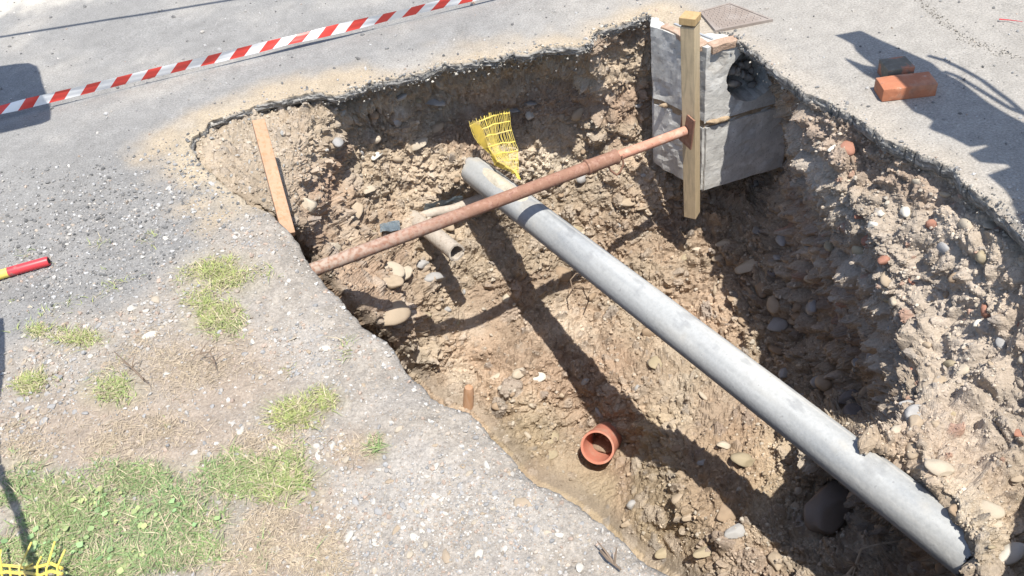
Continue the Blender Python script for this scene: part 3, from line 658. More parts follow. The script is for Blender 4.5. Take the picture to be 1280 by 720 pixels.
# loose boulders and cobbles lying free
V_, F_ = rock_shape(4, 91, 5); V_ = V_*np.array([1.1, .95, 1])*(1+.10*fbm(V_, 1.6, 4, 92)[:, None]); BOULD = var_mesh('boulder', V_, F_, (.27, .225, .19), 3)
def loose(x, y, r, k, label, cat, fl=.7, yaw=0., name='cobble', on='pit', sub_=None, group=None):
    if on == 'pit':
        P, N_ = pit_point(x, y); s = r*PXM(P); P = P+np.array([0, 0, s*fl*.35])
    else:
        P = at(x, y, .0); s = r*PXM(P); P = P+np.array([0, 0, s*fl*.4])
    o = put_stone(BOULD if name == 'boulder' else (STM[k])[rnd.randrange(8) if sub_ is None else sub_], P, (s, s*.8, s*fl), (rnd.uniform(-.2, .2), rnd.uniform(-.2, .2), yaw), name=name)
    return tag(o, label, cat, group)
loose(1032, 634, 47, 'brown', 'largest boulder, dark and rounded, sitting in shade under the grey pipe', 'boulder', .78, .9, 'boulder', sub_=6)
loose(1241, 632, 19, 'pale', 'smooth pale oblong cobble on the slope right of the grey pipe end', 'cobble', .6, -.5, sub_=1)
loose(1254, 652, 10, 'pale', 'small squarish pale cobble just below the oblong one', 'cobble', .7, .2, sub_=5)
loose(1268, 695, 19, 'white', 'round whitish cobble in the lower right corner of the hole', 'cobble', .75, .3, sub_=2)
loose(1175, 583, 18, 'pale', 'long pale cobble half sunk in soil above the grey pipe', 'cobble', .5, -.4, sub_=3)
loose(968, 703, 13, 'tan', 'tan cobble catching sunlight at the foot of the shaded hollow', 'cobble', .9, 1.2, sub_=4)

# ------------------------------------------------------------------ soil crumbs in the pit (nobody could count them)
r = np.random.default_rng(3)
vis = np.where((sdp < -6) & (qx > 240) & (qx < 1300) & (qy < 740))[0]
pick = r.choice(vis, 32000); keepp = r.random(len(pick)) > smoothfloor[pick]*.5; pick = pick[keepp]
mpp = ((PD[pick]-CP)@F)/FPX
sz = mpp*r.choice([.9, 1.2, 1.6, 2.2, 3.2, 4.2], len(pick), p=[.28, .27, .2, .14, .08, .03])
cc = c[pick]*r.uniform(.72, 1.28, (len(pick), 1)); lite = r.random(len(pick)) < .12; cc[lite] = cc[lite]*.4+np.array([.5, .46, .39])*.6
tag(scatter('soil_crumbs', PD[pick]+Nn[pick]*(sz*.3)[:, None], sz, np.clip(cc, .02, .8), CHIP+TINY[:2], r, M_stone), kind='stuff')

# loose crumbs of soil lying over the slumped corner
m_ = 1600; sx_ = r.uniform(236, 400, m_); sy_ = r.uniform(128, 275, m_); ii = np.array([pit_index(a_, b_) for a_, b_ in zip(sx_, sy_)]); ii = ii[(sdp[ii] < -2)]
E2 = PD[ii]; EP = E2; es = ((EP-CP)@F)/FPX*r.choice([.8, 1.3, 2., 3.2, 4.6], len(EP), p=[.3, .32, .22, .12, .04])
ec = np.array([.37, .31, .245])*r.uniform(.65, 1.3, (len(EP), 1)); gq = r.random(len(EP)) < .2; ec[gq] = np.array([.33, .32, .3])*r.uniform(.6, 1.3, (gq.sum(), 1))
tag(scatter('loose_spoil', EP, es, ec, CHIP+TINY, r, M_stone), kind='stuff')
# broken asphalt crumbs along the lip
nA = 4200; k_ = r.integers(0, len(rimA)-1, nA); t_ = r.random((nA, 1)); pp = rimA[k_]*(1-t_)+rimA[k_+1]*t_
pp = pp+np.c_[r.normal(0, 2, nA), r.uniform(-3, 13, nA)+np.where(r.random(nA) < .12, r.normal(0, 9, nA), 0)]
ok = ~((pp[:, 0] > 815) & (pp[:, 0] < 893)) & (pp[:, 0] < 1300); ok &= (pp[:, 0] > 430) | (r.random(nA) < .22); pp = pp[ok]
zl = -np.clip((pp[:, 1]-rimA[k_[ok]][:, 1])*.0045, -.002, .06)
PL = at(pp[:, 0], pp[:, 1], zl); sz = ((PL-CP)@F)/FPX*r.choice([.7, 1., 1.5, 2.2, 3.4], len(PL), p=[.28, .3, .24, .13, .05])
cc = np.array([.18, .175, .17])*r.uniform(.5, 1.5, (len(PL), 1)); lt = r.random(len(PL)) < .45; cc[lt] = np.array([.42, .39, .34])*r.uniform(.8, 1.2, (lt.sum(), 1))
tag(scatter('asphalt_crumbs', PL, sz, cc, CHIP+TINY, r, M_stone), kind='stuff')

jl = np.array([(1140, -20), (1152, 0), (1163, 14), (1182, 30), (1205, 46), (1232, 58), (1262, 68), (1300, 80)], float)
k_ = r.integers(0, len(jl)-1, 420); t_ = r.random((420, 1)); pj = jl[k_]*(1-t_)+jl[k_+1]*t_+r.normal(0, 3.6, (420, 2))
PJ = at(pj[:, 0], pj[:, 1], .003); sz = ((PJ-CP)@F)/FPX*r.choice([.5, .7, 1., 1.4], 420)
tag(scatter('joint_grit', PJ, sz, np.array([.27, .25, .22])*r.uniform(.5, 1.6, (420, 1)), CHIP, r, M_stone), kind='stuff')
# ------------------------------------------------------------------ gravel on the verge and road
def ground_at(x, y):
    P = at(x, y, 0.); d = poly_sdf(P[:, :2], RIMW)[0]; v, _, _ = ground_masks(x, y, P); P[:, 2] = ground_z(x, y, P, v, d); return P, d, v
n = 150000; x = r.uniform(-30, 1310, n); y = r.uniform(-10, 735, n)
P, d, v = ground_at(x, y)
dens = .22*v+v*.75*np.clip(blobs(x, y, RUBBLE), 0, 1)+(1-v)*np.clip(blobs(x, y, BUTT), 0, 1)*.95+.03+.10*sstep(.12, 0, d)
dens = dens*(1-.75*np.clip(blobs(x, y, GRASS), 0, 1))*(1-.5*np.clip(blobs(x, y, CLAYB), 0, 1)*v)
ok = (d > .006) & (r.random(n) < dens); P, d, v, x, y = P[ok], d[ok], v[ok], x[ok], y[ok]
m = len(P); mpp = ((P-CP)@F)/FPX
sz = mpp*r.choice([.8, 1.1, 1.6, 2.3, 3.2, 4.4], m, p=[.25, .28, .22, .15, .07, .03])*np.where(v > .5, 1, .85)
pal = np.array([[.42, .385, .345], [.36, .345, .33], [.46, .43, .39], [.40, .34, .28], [.31, .305, .30], [.50, .475, .44], [.41, .32, .26]])
cc = pal[r.integers(0, 7, m)]*r.uniform(.75, 1.15, (m, 1))
dk = (v < .5) & (r.random(m) < .75); cc[dk] = np.array([.235, .23, .225])*r.choice([.6, .8, 1., 1.3, 1.9], (dk.sum(), 1))
tag(scatter('gravel', P+np.c_[np.zeros(m), np.zeros(m), sz*.25], sz, cc, CHIP+TINY, r, M_stone), kind='stuff')
# bigger verge stones, each its own piece
BIGS = [(655, 632, 17, 'tan', .3, .2), (560, 700, 15, 'tan', .4, .3), (600, 695, 9, 'white', .6, .3), (497, 665, 10, 'tan', .6, .2), (435, 672, 12, 'white', .5, .3), (408, 672, 11, 'grey', .5, .3), (362, 422, 13, 'pale', .3, .4), (407, 433, 8, 'white', .5, .2), (608, 580, 8, 'white', .6, .2), (520, 675, 8, 'white', .6, .2),
        (165, 384, 10, 'white', .5, .1), (195, 375, 9, 'pale', .5, .2), (212, 234, 8, 'white', .5, .2), (528, 667, 7, 'white', .6, .3), (530, 658, 6, 'white', .6, .3), (330, 662, 9, 'pale', .6, .2), (398, 560, 9, 'white', .6, .2), (415, 558, 9, 'white', .6, .4), (398, 573, 11, 'white', .4, .4), (245, 567, 6, 'white', .6, .1),
        (115, 447, 5, 'white', .6, .1), (42, 449, 6, 'white', .5, .1), (62, 454, 5, 'white', .6, .4), (30, 420, 6, 'white', .6, .3), (55, 527, 8, 'grey', .6, .2), (75, 473, 9, 'pale', .5, .2), (25, 500, 8, 'grey', .5, .4), (505, 635, 8, 'grey', .6, .2), (445, 628, 9, 'grey', .5, .1), (475, 640, 9, 'grey', .6, .3), (575, 608, 7, 'grey', .6, .1),
        (620, 615, 9, 'grey', .5, .5), (590, 640, 9, 'grey', .4, .5), (630, 690, 8, 'white', .6, .5), (670, 665, 10, 'grey', .4, .1), (700, 668, 8, 'white', .5, .3), (725, 710, 10, 'white', .5, .4), (395, 690, 9, 'pale', .5, .1), (375, 700, 12, 'pale', .4, .2), (345, 688, 9, 'white', .5, .1), (207, 297, 6, 'white', .4, .3)]
big_px = [(b[0], b[1]) for b in BIGS]
while len(BIGS) < 230:
    x_, y_ = rnd.uniform(0, 800), rnd.uniform(300, 720)
    w_ = float(np.clip(blobs(np.array([x_]), np.array([y_]), RUBBLE), 0, 1)[0])
    if rnd.random() > w_*.9+.12: continue
    pw = at(np.array([x_]), np.array([y_]), 0.)
    if poly_sdf(pw[:, :2], RIMW)[0][0] < .03 or any((x_-a_)**2+(y_-b_)**2 < 144 for a_, b_ in big_px): continue
    if ground_masks(np.array([x_]), np.array([y_]), pw)[0][0] < .6: continue
    if float(blobs(np.array([x_]), np.array([y_]), GRASS)[0]) > .35: continue
    big_px.append((x_, y_)); BIGS.append((x_, y_, rnd.choice([4, 4.5, 5, 5.5, 6, 7]), rnd.choice(['grey', 'pale', 'white', 'tan', 'grey', 'pale', 'pale']), rnd.uniform(.4, .7), rnd.uniform(0, 6)))
for (x_, y_, r_, k, fl, yaw) in BIGS:
    P_, d_, v_ = ground_at(np.array([float(x_)]), np.array([float(y_)])); P_ = P_[0]; s = r_*PXM(P_)
    put_stone(rnd.choice(STM3[k]), P_+[0, 0, -s*fl*.05], (s, s*rnd.uniform(.65, .9), s*fl), (rnd.uniform(-.3, .3), rnd.uniform(-.3, .3), yaw+rnd.uniform(0, 3)), verge)

# ------------------------------------------------------------------ grass, straw, weeds
def blades(name, P, h, wdt, lean, cols, mat, r, seg=3):
    n = len(P); an = r.uniform(0, 6.283, n); dirv = np.c_[np.cos(an), np.sin(an), np.zeros(n)]; side = np.c_[-np.sin(an), np.cos(an), np.zeros(n)]
    Vs = []
    for k in range(seg+1):
        t = k/seg; hor = lean*h*(t**1.5); up = h*t*(1-.45*np.minimum(lean, 1)*t)
        cpt = P+dirv*hor[:, None]+np.c_[np.zeros(n), np.zeros(n), up]
        wk = wdt*(1-t**1.6*.93)
        Vs += [cpt-side*wk[:, None], cpt+side*wk[:, None]]
    V = np.stack(Vs, 1); m_ = V.shape[1]
    Fc = np.array([[2*k, 2*k+1, 2*k+3, 2*k+2] for k in range(seg)])
    FF = (Fc[None]+np.arange(n)[:, None, None]*m_).reshape(-1, 4)
    return np_mesh(name, V.reshape(-1, 3), FF, mat, np.repeat(cols, m_, 0), True)
def sample(lst, n, pw=1.0):
    x = r.uniform(-20, 560, n*14); y = r.uniform(290, 735, n*14)
    q = at(x, y, 0.); w = np.clip(np.clip(blobs(x, y, lst), 0, 1)*1.15+.95*fbm(q, 11, 4, 611)-.28, 0, 1)**(pw*1.7)
    ok = np.where(r.random(len(x)) < w)[0][:n]; P, d, v = ground_at(x[ok], y[ok]); g = d > .03
    return P[g], x[ok][g], y[ok][g]
P, x, y = sample(GRASS, 26000, 1.0)
hg = r.uniform(.006, .022, len(P))*(1+.8*(r.random(len(P)) < .12)); yel = np.clip(.25+.55*fbm(P, 3, 3, 621)+.4*(y < 540), 0, 1)[:, None]*r.uniform(.6, 1.2, (len(P), 1))
cg = np.array([.20, .29, .12])*(1-yel)+np.array([.36, .38, .13])*yel
dry = r.random(len(P)) < .27; cg[dry] = np.array([.48, .41, .27])
cg = np.clip(cg*r.uniform(.75, 1.3, (len(P), 1)), .02, .7)
tag(blades('grass', P, hg, r.uniform(.0008, .0018, len(P)), r.uniform(.5, 2.2, len(P)), cg, M_grass, r), kind='stuff')
P, x, y = sample(STRAW+GRASS, 14000)
cs = np.array([.48, .39, .28])*r.uniform(.6, 1.25, (len(P), 1))
tag(blades('dry_straw', P+[0, 0, .002], r.uniform(.004, .013, len(P)), r.uniform(.0005, .0011, len(P)), r.uniform(2., 5., len(P)), cs, M_straw, r, 2), kind='stuff')
# broad weed leaves low on the turf
def leaf_mesh(name, P, s, cols):
    n = len(P); t = np.linspace(0, 1, 6); w = np.array([.05, .42, .55, .45, .24, .01])
    L = np.stack([np.c_[t-.5, w, .10*np.sin(t*3.1)+.10], np.c_[t-.5, -w, .10*np.sin(t*3.1)+.10]], 1).reshape(-1, 3)
    mid = np.c_[t-.5, 0*t, .10*np.sin(t*3.1)]; V0 = np.vstack([L, mid]); Fc = []
    for k in range(5):
        Fc += [[2*k, 12+k, 13+k, 2*k+2], [12+k, 2*k+1, 2*k+3, 13+k]]
    Rm = np.einsum('nij,njk->nik', zrot(n, r), rand_rot(n, r, .06)); V = np.einsum('nij,vj->nvi', Rm, V0)*s[:, None, None]+P[:, None]
    return np_mesh(name, V.reshape(-1, 3), (np.array(Fc)[None]+np.arange(n)[:, None, None]*len(V0)).reshape(-1, 4), M_grass, np.repeat(cols, len(V0), 0), True)
LEAFY = [(90, 680, 80, 40), (190, 650, 60, 30), (225, 645, 60, 35), (130, 630, 60, 40), (280, 652, 22, 18), (60, 690, 80, 30), (150, 700, 50, 20)]
P, x, y = sample(LEAFY, 420, 1.6)
cl = np.array([.24, .34, .15])*r.uniform(.75, 1.35, (len(P), 1)); cl[:, 0] *= r.uniform(.9, 1.4, len(P))
tag(leaf_mesh('weeds', P+[0, 0, .012], r.choice([.006, .008, .010, .013, .018], len(P)), cl), kind='stuff')

# ------------------------------------------------------------------ concrete chamber at the back right corner
def V3(q): return Vector((float(q[0]), float(q[1]), float(q[2])))
A2 = [(.981*x_, .981*y_) for x_, y_ in [(.905, 3.70), (.945, 3.640), (1.085, 3.372), (1.56, 3.455), (1.50, 3.95), (.98, 3.98)]]
ch = empty('concrete_chamber', (1.2, 3.5, -.81), 'cracked grey concrete inspection chamber let into the back corner of the hole', 'chamber')
def prism(poly, z0, z1, bev=.006, grow=0.0):
    bm = bmesh.new(); cx = sum(p[0] for p in poly)/len(poly); cy = sum(p[1] for p in poly)/len(poly)
    po = [(cx+(p[0]-cx)*(1+grow), cy+(p[1]-cy)*(1+grow)) for p in poly]
    b_ = [bm.verts.new((*p, z0)) for p in po]; t_ = [bm.verts.new((*p, z1)) for p in po]
    n = len(po); bm.faces.new(b_[::-1]); bm.faces.new(t_)
    for i in range(n): bm.faces.new((b_[i], b_[(i+1) % n], t_[(i+1) % n], t_[i]))
    if bev: bmesh.ops.bevel(bm, geom=bm.edges[:], offset=bev, segments=2, affect='EDGES')
    return bm
def weather(bm, a_, sd):
    bmesh.ops.triangulate(bm, faces=[f for f in bm.faces if len(f.verts) > 4])
    for _ in range(4):
        bmesh.ops.subdivide_edges(bm, edges=[e_ for e_ in bm.edges if e_.calc_length() > .035], cuts=1, use_grid_fill=True)
    bmesh.ops.triangulate(bm, faces=[f for f in bm.faces if len(f.verts) > 4])
    P = np.array([v.co[:] for v in bm.verts]); d = np.stack([fbm(P, 22, 4, sd+i, .6) for i in range(3)], -1)*a_; nick = np.clip(fbm(P, 9, 3, sd+9)-.22, 0, 1)[:, None]
    cxy = np.array([np.mean([p[0] for p in A2]), np.mean([p[1] for p in A2])])
    for v, q, k in zip(bm.verts, d, nick):
        v.co += Vector(q); w = Vector((cxy[0]-v.co.x, cxy[1]-v.co.y, 0)).normalized(); v.co += w*float(k[0])*.03
    return bm
keep(bm_obj('lower_section', weather(prism(A2, -.81, -.415, .012), .006, 61), M_conc), ch)
keep(bm_obj('mortar_joint', prism(A2, -.43, -.37, 0, -.035), M_mortar), ch)
# upper ring with a knocked-out round hole in its right face
def upper_section():
    bm = bmesh.new(); z0, z1 = -.397, -.004; n = len(A2)
    b_ = [bm.verts.new((*p, z0+(.012 if i in (1, 2) else 0))) for i, p in enumerate(A2)]; t_ = [bm.verts.new((*p, z1)) for p in A2]
    bm.faces.new(b_[::-1]); bm.faces.new(t_)
    for i in range(n):
        if i != 2: bm.faces.new((b_[i], b_[(i+1) % n], t_[(i+1) % n], t_[i]))
    p0, p1 = Vector((*A2[2], 0)), Vector((*A2[3], 0)); u = (p1-p0); L = u.length; u.normalize(); nrm = Vector((u.y, -u.x, 0))
    ctrw = at(930, 96, -.22); cu = .25; cz = -.20; rad = .14; K = 40
    out = []; circ = []; inn = []; rr_ = random.Random(3)
    corners = [(0, z0), (L, z0), (L, z1), (0, z1)]
    for k in range(K):
        an = 2*math.pi*k/K; ca, sa = math.cos(an), math.sin(an)
        tt = min(((L-cu)/ca if ca > 1e-6 else 9), (-cu/ca if ca < -1e-6 else 9), ((z1-cz)/sa if sa > 1e-6 else 9), ((z0-cz)/sa if sa < -1e-6 else 9))
        out.append((cu+ca*tt, cz+sa*tt, an))
        rj = rad*(1+rr_.uniform(-.04, .04)); circ.append(bm.verts.new(p0+u*(cu+ca*rj)+Vector((0, 0, cz+sa*rj))))
        rj *= .93; inn.append(bm.verts.new(p0+u*(cu+ca*rj)-nrm*.13+Vector((0, 0, cz+sa*rj))))
    ov = []
    for (x_, z_, an) in out: ov.append(bm.verts.new(p0+u*x_+Vector((0, 0, z_))))
    for k in range(K):
        q = (k+1) % K
        bm.faces.new((ov[k], ov[q], circ[q], circ[k])); bm.faces.new((circ[k], circ[q], inn[q], inn[k]))
        for (cx_, cz_) in corners:
            ac = math.atan2(cz_-cz, cx_-cu) % (2*math.pi); a0 = out[k][2]; a1 = out[q][2] if q else 2*math.pi
            if a0+1e-6 < ac < a1-1e-6:
                cv = bm.verts.new(p0+u*cx_+Vector((0, 0, cz_))); bm.faces.new((ov[k], cv, ov[q]))
    bk = bm.verts.new(p0+u*cu-nrm*.16+Vector((0, 0, cz)))
    for k in range(K): bm.faces.new((inn[k], inn[(k+1) % K], bk))
    return bm, p0, u, nrm, cu, cz, rad
bmU, cp0, cu_, cn_, chu, chz, chr_ = upper_section()
us = keep(bm_obj('upper_section', weather(bmU, .005, 81), M_conc), ch)
# rubble packed into the knocked-out hole
rb = bmesh.new()
Vr = []; Fr = []; Cr = []; off = 0; rr_ = np.random.default_rng(8)
for i in range(26):
    V, Fc = R2[i % 6]; an = rr_.uniform(0, 6.28); ra = chr_*.8*math.sqrt(rr_.random()); s = rr_.uniform(.014, .034)
    cpt = cp0+cu_*(chu+ra*math.cos(an))+Vector((0, 0, chz+ra*math.sin(an)))-cn_*rr_.uniform(.045, .11)
    Vr.append(V@rand_rot(1, rr_)[0].T*s+np.array(cpt)); Fr.append(Fc+off); off += len(V); Cr.append(np.tile(np.array([.3, .28, .26])*rr_.uniform(.5, 1.3), (len(V), 1)))
keep(np_mesh('rubble_fill', np.vstack(Vr), np.vstack(Fr), M_stone, np.vstack(Cr)), ch); rb.free()
# brick and mortar course under the cover frame, at the two visible edges
def bar(p0, p1, w, h, bev=.003, up=(0, 0, 1)):
    m, L = frame_mat(p0, p1, up); bm = box_bm(w, h, L, bev); bmesh.ops.translate(bm, vec=(0, 0, L/2), verts=bm.verts)
    bmesh.ops.transform(bm, matrix=m, verts=bm.verts); return bm
def roughen(bm, a_, sc_, cuts=3, sd=0):
    bmesh.ops.subdivide_edges(bm, edges=bm.edges[:], cuts=cuts, use_grid_fill=True)
    P = np.array([v.co[:] for v in bm.verts]); d = np.stack([fbm(P, sc_, 3, sd+i) for i in range(3)], -1)*a_
    for v, q in zip(bm.verts, d): v.co += Vector(q)
    return bm
e0 = V3((A2[1][0], A2[1][1], -.012)); e1 = V3((A2[2][0], A2[2][1], -.012))
keep(bm_obj('mortar_course', roughen(bar(e0+Vector((.02, .03, .008)), e1+Vector((.0, .03, .004)), .05, .026), .010, 20, 5), M_redmortar), ch)
f0 = e1+Vector((.02, .02, -.004)); f1_ = V3((A2[2][0]+.16, A2[2][1]+.05, -.016))
keep(bm_obj('mortar_course', roughen(bar(f0, f1_, .055, .036), .008, 20, 4, 9), M_redmortar), ch)
keep(bm_obj('cover_frame', bar(e0+Vector((.07, .03, .006)), e1+Vector((.05, .07, .006)), .012, .02, .002), M_lampgrey), ch)
# ragged mortar smear at the joint
for (x_, y_, z_) in ((895, 147, -.44), (882, 152, -.45), (833, 120, -.44)):
    g0 = cp0+cu_*((x_-872)/1000*3.9*1.02) if x_ > 860 else V3((A2[1][0]+.02, A2[1][1]-.02, 0))
    V, Fc = R2[int(x_) % 6]; P = V*np.array([.045, .02, .022])+np.array([g0.x, g0.y, -.40])
    keep(np_mesh('mortar_lump', P, Fc, M_mortar, np.tile([.42, .33, .22], (len(V), 1))), ch)

# manhole cover in the surface above it
mc = [at(x_, y_, 0) for x_, y_ in ((874, 17), (912, 6), (966, 27), (894, 41))]
root = empty('manhole_cover', tuple(np.mean(mc, 0)), 'square chequered iron manhole cover set flush behind the timber post', 'manhole cover')
def quad_plate(q, z0, z1, shrink=0.):
    c_ = np.mean(q, 0); bm = bmesh.new(); qs = [c_+(p-c_)*(1-shrink) for p in q]
    b_ = [bm.verts.new((p[0], p[1], z0)) for p in qs]; t_ = [bm.verts.new((p[0], p[1], z1)) for p in qs]
    bm.faces.new(b_); bm.faces.new(t_[::-1])
    for i in range(4): bm.faces.new((b_[i], b_[(i+1) % 4], t_[(i+1) % 4], t_[i]))
    return bm
fr = bmesh.new()
cm = np.mean(mc, 0)
for i in range(4):
    p, q = mc[i], mc[(i+1) % 4]; pi, qi = cm+(p-cm)*.91, cm+(q-cm)*.91
    vs = [fr.verts.new((*w[:2], z)) for z in (-.01, .0125) for w in (p, q, qi, pi)]
    fr.faces.new(vs[4:]); fr.faces.new((vs[0], vs[1], vs[5], vs[4])); fr.faces.new((vs[2], vs[3], vs[7], vs[6])); fr.faces.new(vs[:4][::-1])
keep(bm_obj('frame', fr, M_iron), root)
lid = keep(bm_obj('lid', quad_plate(mc, -.005, .0095, .095), M_iron), root)
tr = bmesh.new()
for i in range(11):
    for j in range(11):
        s_, t_ = (i+.5)/11*.84+.08, (j+.5)/11*.84+.08
        p = (mc[0]*(1-s_)+mc[1]*s_)*(1-t_)+(mc[3]*(1-s_)+mc[2]*s_)*t_
        ax = (mc[1]-mc[0]) if (i+j) % 2 else (mc[3]-mc[0]); ax = ax[:2]/np.linalg.norm(ax[:2]); pr_ = np.array([-ax[1], ax[0]])
        vs = [tr.verts.new((*(p[:2]+ax*a_*.0085+pr_*b_*.003), z)) for z, k in ((.0095, 1), (.0125, .6)) for a_, b_ in ((-k, -k), (k, -k), (k, k), (-k, k))]
        tr.faces.new(vs[4:])
        for k in range(4): tr.faces.new((vs[k], vs[(k+1) % 4], vs[4+(k+1) % 4], vs[4+k]))
o = bm_obj('tread_pattern', tr, M_iron); tag(keep(o, root), kind='stuff')

# ------------------------------------------------------------------ shoring: timber post and steel prop
pt = V3(at(862.5, 30, .155)); pb = V3(at(865, 268, -.955))
root = empty('timber_post', pb, 'square upright timber post standing against the concrete chamber', 'timber post')
def square_bar(p0, p1, side, yaw, bev=.003, ty=1.0):
    z = (p1-p0).normalized(); x = Vector((math.cos(yaw), math.sin(yaw), 0)); x = (x-z*x.dot(z)).normalized(); y = z.cross(x); L = (p1-p0).length
    bm = box_bm(side, side*ty, L, bev); m = Matrix.Identity(4); c_ = (p0+p1)/2
    for i in range(3): m[i][0] = x[i]; m[i][1] = y[i]; m[i][2] = z[i]; m[i][3] = c_[i]
    bmesh.ops.transform(bm, matrix=m, verts=bm.verts); return bm
POST_YAW = .92
keep(bm_obj('beam', square_bar(pb, pt, .066, POST_YAW), M_post), root)
keep(bm_obj('cap_block', square_bar(pt+Vector((0, 0, .008)), pt+Vector((0, 0, .042)), .074, POST_YAW), M_cap), root)
r0 = V3(at(392, 337, -.33)); r1 = V3(at(866, 160, -.385)); ax = (r1-r0).normalized()
root = empty('steel_prop', r0, 'rust red telescopic steel prop wedged across the hole from bank to post', 'prop')
start = r0-ax*.22; L = (r1-r0).length
def on_prop(px_):                                                     # point of the prop axis seen at a given column
    lo, hi = 0., 1.
    for _ in range(40):
        mdl = (lo+hi)/2
        if to_px(np.array(r0+(r1-r0)*mdl))[0] < px_: lo = mdl
        else: hi = mdl
    return r0+(r1-r0)*lo
pc0, pc1 = on_prop(733), on_prop(771); RO, RI = .030, .0235
keep(bm_obj('outer_tube', tube_bm([start+(pc0-start)*t for t in np.linspace(0, 1, 12)], RO, 28), M_rust, smooth=True), root)
keep(bm_obj('threaded_collar', tube_bm([pc0-ax*.004, pc0, pc0+ax*.01, pc0+ax*.014, pc0+(pc1-pc0)*.55, pc0+(pc1-pc0)*.9, pc0+(pc1-pc0)*.94, pc1], [RO+.002, RO+.008, RO+.008, RO+.004, RO+.003, RO+.003, RO+.007, RO+.006], 28), M_rust, smooth=True), root)
pin_end = r1-ax*.035
it = keep(bm_obj('inner_tube', tube_bm([pc1-ax*.01+(pin_end-pc1)*t for t in np.linspace(0, 1, 8)], RI, 26), M_rust2, smooth=True), root)
toC = (V3(CP)-(pc1+r1)/2).normalized(); side = (toC-ax*toC.dot(ax)).normalized()
for k in range(5):
    p = pc1+(pin_end-pc1)*(.16+.19*k)+side*RI*.97+Vector((0, 0, .006)); bm = tube_bm([p-side*.004, p+side*.0015], .0065, 12)
    o = bm_obj('pin_hole_shade', bm, M_hole); o.parent = it; o.matrix_parent_inverse = it.matrix_world.inverted() if False else Matrix.Translation(-Vector(root.location))  # black disc stands in for the shade inside each hole
# bent handle hanging from the collar
h0 = pc0+(pc1-pc0)*.6-Vector((0, 0, RO*.6))+side*RO*.7; h1 = pc1+Vector((0, 0, -RO*.2))+side*RO
mid_h = [h0, h0+Vector((.0, 0, -.05))+ax*.02, h0+Vector((0, 0, -.085))+ax*.05, h1+Vector((0, 0, -.085))-ax*.0, h1+Vector((0, 0, -.05))+ax*.02, h1+ax*.012]
keep(bm_obj('pin_handle', tube_bm(mid_h, .0052, 8), M_rust, smooth=True), root)
pn = (V3(CP)-r1); pn.z = 0; pn = (-ax).copy(); 
bx = Vector((math.cos(POST_YAW), math.sin(POST_YAW), 0))
pm = Matrix.Identity(4); zz_ = ax; xx_ = Vector((0, 0, 1)).cross(zz_).normalized(); yy_ = zz_.cross(xx_)
for i in range(3): pm[i][0] = xx_[i]; pm[i][1] = yy_[i]; pm[i][2] = zz_[i]; pm[i][3] = (r1-ax*.034)[i]
bm = box_bm(.10, .17, .008, .001); bmesh.ops.transform(bm, matrix=pm @ Matrix.Rotation(.12, 4, 'Z'), verts=bm.verts)
keep(bm_obj('end_plate', bm, M_rust), root)

# wooden stake on the left bank
st, sb = V3(at(323, 152, .17)), V3(at(361, 294, -.10))
o = bm_obj('wooden_stake', square_bar(sb, st, .052, .62, .004, .66), M_stake)
tag(o, 'leaning wooden stake driven into the left bank at the end of the hole', 'wooden stake')

# ------------------------------------------------------------------ pipes
g0 = V3(at(592, 213, -.62)); g1 = V3(at(1196, 679, -.58)); gax = (g1-g0).normalized()
PR = .077
root = empty('grey_pipe', g0, 'long grey cement pipe crossing the hole diagonally', 'pipe')
po = keep(bm_obj('pipe_barrel', pipe_bm(g0, g1+gax*.06, PR, .014, 96, 150, .006, .004, .0006, 4), M_pipe, smooth=True), root)
mI = frame_mat(g0, g1, (0, 0, 1))[0].inverted(); pv = np.array([(mI @ v.co)[:] for v in po.data.vertices]); an = np.degrees(np.arctan2(pv[:, 1], pv[:, 0])); ln = pv[:, 2]
Q_ = np.c_[pv[:, 0]*9, pv[:, 1]*9, ln*1.1]; Q2_ = np.c_[pv[:, 0]*40, pv[:, 1]*40, ln*1.6]; pc = np.tile([.37, .375, .37], (len(pv), 1))
pc = mixc(pc, [.47, .46, .43], sstep(-.1, .45, fbm(Q_, 1, 4, 801))*.8); pc = mixc(pc, [.25, .265, .28], sstep(.05, .5, fbm(Q_+9, 1.6, 4, 805))*.7)
pc *= (1+.22*fbm(Q2_, 1, 3, 811))[:, None]
pc = mixc(pc, [.52, .50, .46], np.exp(-((an-62)/3.2)**2)*.8)                                            # pale mould seam along the barrel
pc = mixc(pc, [.46, .41, .33], sstep(.15, .5, fbm(pv, 7, 4, 821))*sstep(.1, .9, np.sin(np.radians(an)))*.7)      # dried mud on the upper side
pc = mixc(pc, [.17, .175, .185], np.where(fbm(pv, 16, 3, 831) > .36, 1., 0.)*sstep(.0, .5, np.cos(np.radians(an-50)))*.32)
ca_ = po.data.color_attributes.new('col', 'FLOAT_COLOR', 'POINT'); ca_.data.foreach_set('color', np.c_[np.clip(pc, .03, .7), np.ones(len(pc))].astype(np.float32).ravel())
# dried spoil lying along the upper end
bm = bmesh.new(); mG, LG = frame_mat(g0, g1, (0, 0, 1)); grid = []
for i in range(26):
    row = []
    for j in range(11):
        t = .03+.28*i/25/1.6; an = math.radians(60+70*j/10); ed = min(i, 25-i, 8)/8*min(j, 10-j, 4)/4
        rad_ = PR-.003+.010*max(0, ed)*(1+.8*float(fbm(np.array([[i*.3, j*.4, 0.]]), 1, 3, 3)[0]))
        row.append(bm.verts.new(mG @ Vector((rad_*math.cos(an), rad_*math.sin(an), LG*t))))
    grid.append(row)
for i in range(25):
    for j in range(10): bm.faces.new((grid[i][j], grid[i+1][j], grid[i+1][j+1], grid[i][j+1]))
keep(bm_obj('dried_spoil', bm, M_dust, smooth=True), root)
